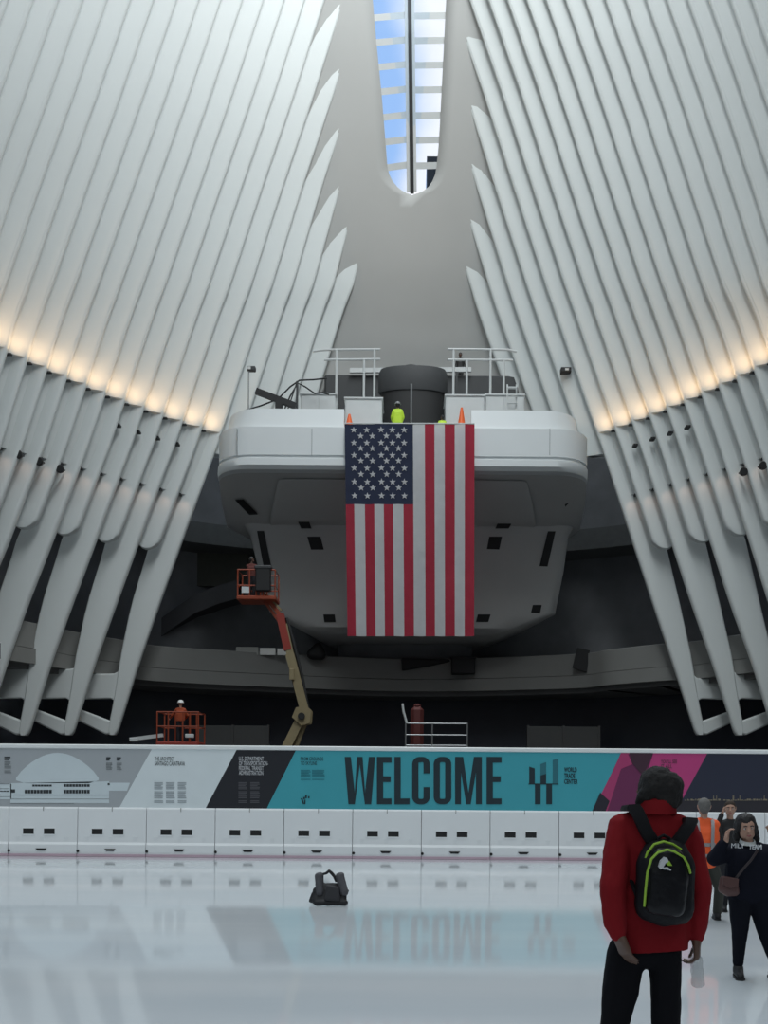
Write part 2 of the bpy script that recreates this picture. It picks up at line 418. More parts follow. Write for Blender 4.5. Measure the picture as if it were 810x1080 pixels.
RIGHT = {
 0: dict(zip(range(3,16), (534,555.5,577,597,617,639,660,682,703,725,747,770,794))),
 100: dict(zip(range(0,13), (511,529,550,571,591,611,632,653,674,695,717,739,761))),
 200: dict(zip(range(-2,13), (503,523,543,563,583,603,623,643,664,685.5,707,729,752,772,794))),
 300: dict(zip(range(-4,9), (495,515,535,555,576,595.5,616,636.5,656,677.5,698,719.5,741))),
 330: dict(zip(range(-4,3), (504,525,545,565,585,606,627))),
 470: dict(zip(range(0,10), (634,654,675,696,715.5,737,758,779,800,822))),
 570: {0:666,2:707,4:748.5,6:790}, 640: {0:689,2:730,4:771,6:812}, 700: {0:709,2:751,4:793,6:835}, 768: {0:731,2:772,4:814,6:856}}
FITS = {}
for nm_, T in (('L', LEFT), ('R', RIGHT)):
    FITS[nm_] = {lv: (polyf(d, 2), d) for lv, d in T.items()}
def edge_px(side, k, py):
    lv = sorted(FITS[side]); pts = []
    for l in lv:
        c, d = FITS[side][l]; pts.append((l, float(np.polyval(c, k))))
    return lerp_tab(pts, py)
def rib_y(k): return 44.0 - .785*k
def tick_py(k): return 457 - 6.1*k - .18*k*k
def notch_py(k): return 517 - 5.4*k
TIP = {0: 62, 1: 12, -1: 115, -2: 168, -3: 222, -4: 278}
WID = [(570, 33), (583, 32), (640, 29), (690, 22), (740, 14), (768, 11)]
WIDR = [(570, 34), (583, 33), (640, 28), (690, 22), (740, 14), (768, 11)]
T = .25
def section(N, B, Y, t, o):
    """ring of a rib: nose point N, back point B (both in the rib plane), thickness t along Y"""
    h = t/2; r = min(.18, abs(B.x-N.x)*.45)
    R = [(0, -.25), (.12, -.62), (.45, -.93), (1.0, -1.0)]
    pts = []
    for d, y in R: pts.append(N + Vector((o*d*r, y*h, 0)))
    L = B - N; D = L.length; u = L/D
    ring = [N + u*(d*r) + Vector((0, y*h, 0)) for d, y in R]
    ring += [B - u*(.06) + Vector((0, -h, 0)), B + Vector((0, -h*.7, 0)), B + Vector((0, h*.7, 0)), B - u*.06 + Vector((0, h, 0))]
    ring += [N + u*(d*r) + Vector((0, -y*h, 0)) for d, y in reversed(R)]
    return ring
def make_rib(side, k):
    o = -1 if side == 'L' else 1; Y = rib_y(k); leg = (k >= 0 and k % 2 == 0); short = (k >= 0 and k % 2 == 1)
    wall = 'left' if side == 'L' else 'right'
    top = TIP.get(k, -70) - (30 if k in TIP else 0)
    nose = lambda py: at(edge_px(side, k, py), py, Y)
    D0 = 1.25
    sk = math.sqrt(Y/44.)
    if leg: lab = f'{wall} wall white rib with bent foot, {ORD[k//2]} footed one outward from the balcony'
    elif short: lab = f'{wall} wall white rib with rounded lower tip, {ORD[k//2]} such one outward from the balcony'
    else: lab = f'short white rib behind the balcony, {wall} side, {ORD[k+4]} outward from the grey vault'
    base_py = 778 if leg else (578 - 7.5*(k-1)/2 if short else 482)
    r = empty('rib', nose(base_py), lab, 'rib', f'ribs of the {wall} wall')
    m = MB(); rings = []
    end = 768 if leg else (base_py - 8 if short else 482)
    rows = list(np.arange(top, 300, 33)) + list(np.arange(300, min(end, 470), 22)) + (list(np.arange(470, end, 20)) if end > 470 else []) + [end]
    for py in rows:
        N = nose(py)
        if leg and py > 480:
            w = lerp_tab(WID if side == 'L' else WIDR, max(py, 570))*.044
            w = w if py > 570 else D0 + (w-D0)*(py-480)/90.
        else: w = D0
        if short and py > end - 60:
            w = D0 + (1.0-D0)*(py-(end-60))/60
        t = T if py < 480 else T + .14*min(1, (py-480)/60.)
        rings.append(section(N, N + Vector((o*w, 0, 0)), Y, t, o))
    def same_height(N, py):
        for _ in range(6):
            q = at(edge_px(side, k+1, py), py, rib_y(k+1)); py += (q.z - N.z)*1000/rib_y(k+1)
        return at(edge_px(side, k+1, py), py, rib_y(k+1))
    if k <= 15:                                              # slanting face between this rib and the next
        fr = []
        for py in list(np.linspace(top, (tick_py(k) if k >= 0 else 482), 22)):
            N = nose(py); N2 = same_height(N, py)
            A = Vector((N.x + o*.07, Y - T*.5 - .012, N.z)); B = Vector((N2.x + o*.34, rib_y(k+1) + T*.5 + .10, N.z))
            bk = Vector((o*.25, .25, 0))
            fr.append([A, B, B + bk, A + bk])
        mm = MB(); mm.loft(fr, smooth=True); mm.build('face_panel', WHITE, r)
    if short:                                                # rounded tip
        N0 = nose(end); w = 1.0; dn = (nose(end+10) - nose(end)).normalized()
        for a in (20, 40, 60, 78):
            s_ = math.sin(math.radians(a))*.42; c_ = (1-math.cos(math.radians(a)))*.45
            rings.append(section(N0 + dn*s_ + Vector((o*c_*.9, 0, 0)), N0 + dn*s_ + Vector((o*(w-c_), 0, 0)), Y, T+.14, o))
    if leg:                                                  # rounded heel
        N0 = nose(768)
        w = .5
        for dz, a, b in ((.18, .06, .48), (.32, .16, .44)):
            rings.append(section(N0 + Vector((-o*-.0 + o*a - o*0, 0, -dz)), N0 + Vector((o*b, 0, -dz)), Y, T+.14, o))
    m.loft(rings, smooth=True); m.build('blade', WHITE, r)
    if leg:
        N0 = nose(768) ; h = (T+.14)/2
        mm = MB()
        a = N0 + Vector((o*.25, 0, .05)); b = a + Vector((o*1.75, 0, .62)); pts = [a + Vector((-o*.1,0,-.28)), a + Vector((o*.35,0,-.36)), b + Vector((0,0,-.3)), b + Vector((0,0,.26)), a + Vector((o*.2,0,.30)), a + Vector((-o*.05,0,.25))]
        mm.prism([p + Vector((0,-h*.9,0)) for p in pts], h*1.8); mm.build('foot_arm', WHITE, r, bevel=.07)
        mm = MB(); P = [nose(703), nose(742)]
        A = P[0] + Vector((o*.5, 0, 0)); B = P[1] + Vector((o*.35, 0, 0)); ex = (1.6 if side == 'L' else 1.6)
        pts = [A, B, B + Vector((o*.4,0,.22)), B + Vector((o*2.0, 0, .18)), Vector((B.x + o*2.0, Y, 6.95)), Vector((A.x + o*.6, Y, 6.98))]
        mm.prism([p + Vector((0,-h*.7,0)) for p in pts], h*1.4); mm.build('bracket', WHITE, r, bevel=.05)
    if k >= 0 and k <= 15:
        # infill between this rib and the nearer one, ending in a ledge that hides the uplight
        ta = tick_py(k); na = notch_py(k) + 6; Yk = Y - T/2 - .0; Yn = rib_y(k+1) + T/2
        mm = MB(); rings = []
        for py in np.linspace(ta, na, 7):
            N = nose(py)
            N2 = same_height(N, py)
            d = .52; dd = .75
            rings.append([Vector((N.x + o*d, Yk, N.z)), Vector((N2.x + o*d, Yn, N2.z)), Vector((N2.x + o*(d+dd), Yn, N2.z)), Vector((N.x + o*(d+dd), Yk, N.z))])
        mm.loft(rings); mm.build('infill_panel', WHITE, r)
        A, B = fr[-1][0], fr[-1][1]; nv = Vector((-o*(A.y-B.y), -abs(A.x-B.x), 0)).normalized()
        c = A.lerp(B, .72) + nv*.02
        mm = MB(); mm.bbox((c.x-.13, c.y-.06, c.z-.09), (c.x+.13, c.y+.10, c.z-.02), .015)
        up = mm.build('uplight', DKGREY, r)
        ld = bpy.data.lights.new('uplight_lamp', 'SPOT'); ld.energy = UPLIGHT_W; ld.color = (1.0, .64, .34); ld.spot_size = math.radians(112); ld.spot_blend = 1.0; ld.shadow_soft_size = .25
        lo = bpy.data.objects.new('uplight_lamp', ld); COL.objects.link(lo); lo.parent = up
        tg = (nose(ta-60) - nose(ta)).normalized() - nv*.18; tg.normalize()
        lo.location = A.lerp(B, .45) + nv*.48 - (nose(ta-60) - nose(ta)).normalized()*.22 - wloc(up); lo.rotation_euler = (-tg).to_track_quat('Z', 'Y').to_euler()
        if k <= 12:
            p1 = rings[-1]; c = (p1[0]*.6 + p1[1]*.4)
            mm = MB(); mm.bbox((c.x-.07, c.y-.12, c.z-.10), (c.x+.07, c.y+.12, c.z-.005), .02); dn = mm.build('downlight', DKGREY, r)
            ld = bpy.data.lights.new('downlight_lamp', 'SPOT'); ld.energy = DOWNLIGHT_W; ld.color = (1., .62, .45); ld.spot_size = math.radians(110); ld.spot_blend = 1.; ld.shadow_soft_size = .1
            lo = bpy.data.objects.new('downlight_lamp', ld); COL.objects.link(lo); lo.parent = dn
            lo.location = c + Vector((-o*.35, -.15, -.15)) - wloc(dn); tg = (nose(notch_py(k)+60) - nose(notch_py(k))).normalized() + Vector((o*.15, .1, 0))
            lo.rotation_euler = (-tg).to_track_quat('Z', 'Y').to_euler()
    return r
for sd in 'LR':
    for k in range(-4, 18): make_rib(sd, k)
# small fittings on the ribs
def fitting_vent(px, py, Y, lab, w=.2, h=.1):
    p = at(px, py, Y); m = MB(); m.base = p; m.bbox((p.x-w/2, p.y-.03, p.z-h/2), (p.x+w/2, p.y+.3, p.z+h/2), .012)
    tag(m.build('wall_vent', BLACK), lab, 'vent', 'small dark vents between the ribs')
for i, (x, y) in enumerate(((123.5,447.5),(144.5,454.5),(165,461),(186,467.5))): fitting_vent(x, y, rib_y(5-i) + .12, f'small dark slot vent, left wall ribs, {ORD[3-i]} outward from the flag balcony')
for i, (x, y) in enumerate(((670.5,469),(689,462),(707.5,456),(726,449.5))): fitting_vent(x, y, rib_y(2+i) + .12, f'small dark slot vent, right wall ribs, {ORD[i]} outward from the flag balcony')
def fitting_flood(px, py, Y, lab):
    p = at(px, py, Y); r = empty('floodlight', p, lab, 'floodlight', 'black floodlights between the ribs'); m = MB()
    m.lathe(p, [(.10,.22),(.15,.10),(.17,-.02),(.15,-.04)], 16, 'y'); m.build('lamp_head', BLACK, r)
    m = MB(); m.beam(p + Vector((0,.12,0)), p + Vector((0,.55,.12)), .06, .06); m.build('yoke', BLACK, r)
for i, (x, y) in enumerate(((19,479),(41,486.5),(63,494.5))): fitting_flood(x, y, rib_y(9-i) - .05, f'round black floodlight on the left ribs, {ORD[2-i]} outward from the flag balcony')
for i, (x, y) in enumerate(((784.5,497.5),(805,491))): fitting_flood(x, y, rib_y(7+i) - .05, f'round black floodlight on the right ribs, {ORD[i]} outward from the flag balcony')
# ---------------------------------------------------------------- the balcony with the flag
YD = 41.0
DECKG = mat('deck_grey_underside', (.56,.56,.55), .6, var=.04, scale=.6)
def outline(py, Yf, xl, xr, rad=1.6, back=51.0, inset=1.2, z=None):
    a = at(xl, py, Yf); b = at(xr, py, Yf); zz = (a.z+b.z)/2 if z is None else z
    n = 7; pts = []
    rad = min(rad, (b.x-a.x)*.3)
    pts.append(Vector((a.x+inset, back, zz)))
    for i in range(n+1):
        t = math.pi/2*i/n; pts.append(Vector((a.x+rad-rad*math.cos(t), Yf+rad-rad*math.sin(t), zz)))
    for i in range(1, 8): pts.append(Vector((a.x+rad+(b.x-a.x-2*rad)*i/8, Yf - .0*math.sin(math.pi*i/8), zz)))
    for i in range(n+1):
        t = math.pi/2*(1-i/n); pts.append(Vector((b.x-rad+rad*math.cos(t), Yf+rad-rad*math.sin(t), zz)))
    pts.append(Vector((b.x-inset, back, zz)))
    return pts
def balcony():
    r = empty('balcony', (at(425, 660, 48).x, 48, 7.3), 'white hull-shaped balcony with rounded corners carrying the flag', 'balcony')
    S = [(451,41.0,224,626),(480.5,41.0,224,626),(481,41.07,225,625),(483.5,41.07,225,625),(484,40.95,223,626.5),(491,40.95,222.5,626.5),(496,41.1,223,626)]
    m = MB(); m.loft([outline(*s) for s in S], smooth=True); m.build('fascia', DECKW, r)
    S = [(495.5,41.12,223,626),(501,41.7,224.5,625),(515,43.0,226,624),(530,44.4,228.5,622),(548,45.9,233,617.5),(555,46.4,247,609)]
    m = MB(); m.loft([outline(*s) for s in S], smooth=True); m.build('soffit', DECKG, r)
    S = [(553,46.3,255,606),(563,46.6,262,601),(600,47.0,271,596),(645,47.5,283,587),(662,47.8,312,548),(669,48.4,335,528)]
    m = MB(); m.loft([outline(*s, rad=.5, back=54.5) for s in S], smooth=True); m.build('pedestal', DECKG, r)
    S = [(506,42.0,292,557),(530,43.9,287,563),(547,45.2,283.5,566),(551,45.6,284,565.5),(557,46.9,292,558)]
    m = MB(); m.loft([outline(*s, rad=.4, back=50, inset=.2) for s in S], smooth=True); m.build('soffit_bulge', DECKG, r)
    # stem down to the floor, in the dark
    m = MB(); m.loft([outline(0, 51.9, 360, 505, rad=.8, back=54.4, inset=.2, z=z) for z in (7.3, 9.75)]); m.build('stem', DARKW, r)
    yp = lambda py: lerp_tab([(553,46.3),(563,46.6),(600,47.0),(645,47.5),(662,47.8)], py)
    ys = lambda py: lerp_tab([(515,43.0),(530,44.4),(548,45.9)], py)
    def slot(q, fy, d=.03):
        m = MB(); P = [at(x, y, fy(y)-d) for x, y in q]; m.prism(P, .25); m.build('slot', BLACK, r)
    for q in ([(314,549.5),(326,549.5),(328,556),(317,556)],[(324,566),(338,566),(341.5,579.5),(328,579.5)],[(341,648),(353,648),(354,656),(342,656)],[(271,560),(278,560),(286,597),(278,598)],
              [(526,549.5),(541,549.5),(537,556),(523,556)],[(516,566),(529.5,566),(526.5,579.5),(513.5,579)],[(578,560),(586,560),(577.5,597.5),(569,597)],[(562,638),(571.5,638),(569.5,647),(560,646)],[(504,648),(517.5,648),(515,656),(502,656)]): slot(q, (lambda y: yp(y)-(.55 if y < 557 else 0)))
    for q in ([(248,527),(257,527),(271,541),(262,541.5)],[(594,528),(602,528),(590,542),(581,541.5)]): slot(q, (lambda y: ys(y)), .06)
    for sd in (0, 1):                                        # upper parapet, open in the middle
        m = MB()
        pl = outline(432, 41.25, 236, 614); n = len(pl); h = [p for p in (pl[:n//2] if sd == 0 else pl[n//2:][::-1])]
        xm = at(363 if sd == 0 else 497, 440, 41.25).x
        h = [p for p in h if (p.x < xm if sd == 0 else p.x > xm)] + [Vector((xm, 41.25, h[0].z))]
        zt = at(425, 432, 41.25).z; zb = at(425, 452, 41.0).z; rings = []
        for i, p in enumerate(h):
            t = (h[min(i+1, len(h)-1)] - h[max(i-1, 0)]); t.z = 0; t.normalize(); nv = Vector((-t.y, t.x, 0))*(1 if sd == 0 else -1)
            rings.append([Vector((p.x, p.y, zb)) - nv*(.15), Vector((p.x, p.y, zt)), Vector((p.x, p.y, zt)) + nv*.3, Vector((p.x, p.y, zb)) + nv*.3])
        m.loft(rings, smooth=True); m.build('parapet', DECKW, r)
    m = MB()
    for x in (250, 329, 580):                                # fine vertical panel joints
        a = at(x, 452, 40.99); b = at(x, 480, 40.99); m.box((a.x-.012, 40.985, b.z), (a.x+.012, 41.1, a.z))
    m.build('panel_joint', mat('joint_grey', (.35,.37,.38), .7), r)
    return r
balcony()
DZ = at(430, 451, 41).z
def flag():
    x0, x1, yt, yb = 363.5, 500.5, 447.5, 671
    tl = at(x0, yt, 40.78); tr = at(x1, yt, 40.78); bl = at(366.5, yb, 40.62); br_ = at(500, yb, 40.62)
    r = empty('flag', (tl+tr)/2, 'large american flag hanging vertically from the white balcony', 'flag')
    WH = mat('flag_white', (.74,.74,.76), .8, var=.05, scale=5, transl=.35, alpha=.93); RD = mat('flag_red', (.44,.025,.055), .8, var=.08, scale=5, transl=.3, alpha=1.)
    BL = mat('flag_blue', (.015,.023,.06), .8, var=.1, scale=5, transl=.2, alpha=1.)
    def P(u, v, d=0.):
        p = (tl*(1-u)+tr*u)*(1-v) + (bl*(1-u)+br_*u)*v
        w = .035*math.sin(u*40+v*3) *(.3+v*.7)+ .03*noise.noise(Vector((u*7, v*5, 1.3))) + .018*noise.noise(Vector((u*30, v*26, 4.)))
        return p + Vector((0, w - d, 0))
    def sheet(mb, u0, u1, v0, v1, nu, nv):
        vs = [P(u0+(u1-u0)*i/nu, v0+(v1-v0)*j/nv) for j in range(nv+1) for i in range(nu+1)]
        mb.add(vs, [(j*(nu+1)+i, j*(nu+1)+i+1, (j+1)*(nu+1)+i+1, (j+1)*(nu+1)+i) for j in range(nv) for i in range(nu)], True)
    uc = (435.5-363.5)/137.; vc = (532-447.5)/223.5
    ed = [0, (374-365)/136., (385.2-365)/136., (395.2-365)/136., (405.2-365)/136., (415-365)/136., (426-365)/136., uc, (448-363.5)/137., (458.2-363.5)/137., (469-363.5)/137., (479.6-363.5)/137., (490.3-363.5)/137., 1.]
    for i in range(13):
        m = MB(); red = i % 2 == 0
        sheet(m, ed[i], ed[i+1], (vc if i < 7 else 0), 1, 4, 60 if i >= 7 else 38)
        m.build('stripe', RD if red else WH, r, fixn=False)
    m = MB(); sheet(m, 0, uc, 0, vc, 24, 24); can = m.build('canton', BL, r, fixn=False)
    # stars: rows across (vertical hang) 5 / 4 staggered
    cx5 = [(137,)]; rows5 = [98, 155, 210, 266, 326, 387]; cols5 = [137, 194, 257, 306, 358]
    rows4 = [125, 180, 234, 293, 352]; cols4 = [167, 218, 280, 333]
    ctr = [(c, q) for q in rows5 for c in cols5] + [(c, q) for q in rows4 for c in cols4]
    for c, q in ctr:
        px = 340 + c/4.155; py = 430 + q/4.155
        u = (px-363.5)/137.; v = (py-447.5)/223.5
        pts = []
        for k in range(10):
            a = math.pi/2 + math.pi*k/5; rr = 3.7 if k % 2 == 0 else 1.55
            pts.append(P(u + rr*math.cos(a)/137., v - rr*math.sin(a)/223.5, .02))
        cc = P(u, v, .025); m = MB()
        m.add([cc] + pts, [(0, 1+k, 1+(k+1) % 10) for k in range(10)])
        m.build('star', WH, can, fixn=False)
    m = MB(); m.tube([P(0, -.004), P(.5, -.004), P(1, -.004)], .03); m.build('top_rod', LTGREY, r)
flag()
# things standing on the balcony
def cabinet(x0, x1, yt, Yf, Yb, lab, panels=1):
    a = at(x0, yt, Yf); b = at(x1, yt, Yf); r = empty('cabinet', ((a.x+b.x)/2, (Yf+Yb)/2, DZ), lab, 'cabinet', 'pale cabinets on the balcony')
    m = MB(); m.bbox((a.x, Yf, DZ), (b.x, Yb, a.z-.08), .02); m.build('cabinet_body', LTGREY, r)
    m = MB(); m.bbox((a.x-.05, Yf-.06, a.z-.08), (b.x+.05, Yb+.05, a.z), .02); m.build('cabinet_top', LTGREY, r)
    for i in range(panels):
        w = (b.x-a.x)/panels; m = MB(); m.bbox((a.x+i*w+.05, Yf-.03, DZ+.1), (a.x+(i+1)*w-.05, Yf+.02, a.z-.16), .01); d = m.build('cabinet_door', LTGREY, r)
    return r
cabinet(364, 403, 419, 42.6, 44.2, 'pale grey cabinet above the blue canton of the flag')
cabinet(317, 354, 414.5, 43.6, 45.0, 'pale grey cabinet beside the leaning black beam', 2)
cabinet(470, 511, 416, 43.0, 44.4, 'pale grey cabinet beside the drum above the flag stripes')
cabinet(512, 553, 415.5, 43.2, 44.4, 'low pale grey cabinet at the foot of the right ribs', 2)
def drum():
    c = at(435.5, 400, 45.2); r = empty('drum', (c.x, 45.2, DZ), 'dark grey round drum in the middle of the balcony', 'kiosk')
    zt = at(435, 389, 45.2).z; zm = at(435, 416, 45.2).z
    def flat(m):
        for v in m.v: v.y = 45.2 + (v.y-45.2)*.38
        return m
    m = MB(); m.lathe((c.x, 45.2, 0), [(1.50, DZ), (1.50, zm+.05)], 40); flat(m).build('drum_body', BLACK, r)
    m = MB(); m.lathe((c.x, 45.2, 0), [(1.60, zm), (1.64, zm+.05), (1.64, zt-.3), (1.55, zt-.08), (.9, zt+.02), (.3, zt+.04)], 40); flat(m).build('drum_top', DKGREY, r)
    m = MB(); m.lathe((c.x-.1, 45.2, 0), [(.3, zt+.03), (.28, zt+.16), (.1, zt+.2)], 16); flat(m).build('drum_cap', BLACK, r)
drum()
def pole():
    a = at(434, 405, 43.3); m = MB(); m.base = Vector((a.x, 43.3, DZ)); m.tube([(a.x, 43.3, DZ), (a.x, 43.3, a.z)], .045); m.lathe((a.x, 43.3, DZ), [(.14,0),(.14,.04),(.05,.06)], 12)
    tag(m.build('pole', STEEL), 'thin grey pole in front of the dark drum', 'pole')
pole()
def plant_wall():
    zt = at(435, 395, 46.8).z; a = at(342, 400, 46.8); b = at(550, 400, 46.8)
    m = MB(); m.base = Vector((0, 47, DZ))
    m.bbox((a.x, 46.8, DZ), (b.x, 49.0, zt), .1); o = m.build('platform', DKGREY); tag(o, 'dark grey platform block behind the drum on the balcony', 'platform')
    r = empty('crossbeam', at(433, 391, 46.6), 'long white horizontal beam behind the dark drum', 'beam')
    p = at(369, 391, 46.6); q = at(497, 390, 46.6); m = MB(); m.beam(p, q, .14, .22); m.build('beam_bar', LTGREY, r)
    m = MB(); 
    for t in (.12, .88): c = p.lerp(q, t); m.box((c.x-.06, 46.55, DZ), (c.x+.06, 46.7, c.z))
    m.build('beam_post', DKGREY, r)
plant_wall()
def railing(Y, rails, posts, lab):
    p0 = at(posts[0][0], 416, Y); r = empty('railing', p0, lab, 'railing', 'white pipe railings on the balcony')
    for (xa, xb, ya, yb) in rails: m = MB(); m.tube([at(xa, ya, Y), at(xb, yb, Y)], .055); m.build('rail', LTGREY, r)
    for (x, yt, yb) in posts: m = MB(); a = at(x, yt, Y); m.tube([(a.x, Y, at(x, yb, Y).z), a], .055); m.build('post', LTGREY, r)
railing(43.9, [(342,401,369,368.6),(342,401,379.5,379),(330,342,370.5,369)], [(355,369,433),(395,368.6,419),(384,379,419)], 'white pipe railing left of the dark drum')
railing(43.9, [(472,536,368.2,369),(472,541,379.5,380),(536,545,369,371)], [(478.5,368.2,416),(492.5,380,416),(517.5,368.6,416),(531.5,380,416)], 'white pipe railing right of the dark drum')
def flood_post():
    Y = 42.4; p = at(262, 431, Y); t = at(262, 389, Y); r = empty('lamp_post', (p.x, Y, DZ), 'thin post with a small box floodlight left of the black beam', 'floodlight')
    m = MB(); m.tube([(p.x, Y, DZ), (p.x, Y, t.z)], .03); m.lathe((p.x, Y, DZ), [(.2,0),(.2,.04),(.04,.08)], 12); m.build('post', STEEL, r)
    m = MB(); m.bbox((t.x-.05, Y-.1, t.z-.1), (t.x+.32, Y+.15, t.z+.1), .03); h = m.build('lamp_head', DKGREY, r)
    m = MB(); m.box((t.x-.02, Y-.12, t.z-.06), (t.x+.12, Y-.1, t.z+.06)); m.build('lens', LTGREY, h)
flood_post()
def beam_prop():
    Y = 42.6; a = at(270, 412.5, Y); b = at(312, 428.5, Y); r = empty('leaning_beam', (at(294,431,Y).x, Y, DZ), 'black beam tilted on a stand at the left of the balcony', 'beam')
    m = MB(); m.beam(a, b, .2, .26); m.build('beam_bar', BLACK, r)
    c = a.lerp(b, .58); m = MB(); m.box((c.x-.16, Y-.12, DZ), (c.x+.16, Y+.12, c.z)); m.bbox((c.x-.4, Y-.3, DZ), (c.x+.4, Y+.3, DZ+.1), .02); m.build('stand', BLACK, r)
beam_prop()
def cables():
    Y = 43.2
    for pts, lab in (([(258,433),(275,428),(293,421),(306,408),(316,401),(330,400.5),(345,399)], 'dark cable rising across the left of the balcony to the railing'),
                     ([(300,432),(306,418),(314,404),(322,408),(332,415),(340,414),(347,416)], 'dark cable drooping over the cabinet beside the black beam')):
        P = [at(x, y, Y) for x, y in pts]
        if lab.startswith('dark cable rising'): P = [Vector((P[0].x, Y, DZ))] + P
        else: P = [Vector((P[0].x, Y, DZ))] + P
        m = MB(); m.base = P[0]; m.tube(P, .035, 6); tag(m.build('cable', BLACK), lab, 'cable')
    Y = 42.9; p = at(313.5, 402, Y); m = MB(); m.base = Vector((p.x, Y, DZ)); m.tube([(p.x, Y, DZ), (p.x, Y, p.z)], .05); m.tube([(p.x-.9, Y, DZ), (p.x, Y, p.z)], .03); m.lathe((p.x, Y, DZ), [(.3,0),(.3,.05)], 8)
    tag(m.build('cable_stand', DKGREY), 'thin dark stand holding up the cables beside the black beam', 'stand')
cables()
def cone(px, yt, Y, lab):
    t = at(px, yt, Y); m = MB(); r = empty('traffic_cone', (t.x, Y, DZ), lab, 'traffic cone')
    m.lathe((t.x, Y, 0), [(.26,DZ+.04),(.05,t.z),(.03,t.z+.01)], 16); m.build('cone_body', ORANGE, r)
    m = MB(); m.bbox((t.x-.32, Y-.32, DZ), (t.x+.32, Y+.32, DZ+.05), .02); m.build('cone_base', ORANGE, r)
cone(487, 430, 42.2, 'orange traffic cone standing behind the right stripes of the flag'); cone(368.5, 437, 42.0, 'orange traffic cone behind the left corner of the flag')
def ladder():
    Y = 42.6; r = empty('step_ladder', (at(540,431,Y).x, Y, DZ), 'small pale step ladder at the foot of the right ribs', 'ladder')
    for x in (535.5, 545):
        m = MB(); a = at(x, 404, Y); m.beam((a.x, Y, DZ), (a.x, Y+.15, a.z), .06, .05, (0,1,0)); m.build('stile', LTGREY, r)
    for y in (409, 417, 425, 433): m = MB(); m.beam(at(535.5, y, Y-.02), at(545, y, Y-.02), .16, .05); m.build('tread', LTGREY, r)
ladder()
def exit_sign():
    Y = rib_y(-1) - .55; p = at(597, 390, Y); r = empty('sign', p, 'small dark sign with a white patch on the right rib wall', 'sign')
    m = MB(); m.bbox((p.x-.24, Y-.06, p.z-.11), (p.x+.24, Y+.3, p.z+.11), .02); m.build('sign_box', BLACK, r)
    m = MB(); m.bbox((p.x-.05, Y-.075, p.z-.05), (p.x+.12, Y-.05, p.z+.05), .01); m.build('patch', LTGREY, r)
exit_sign()
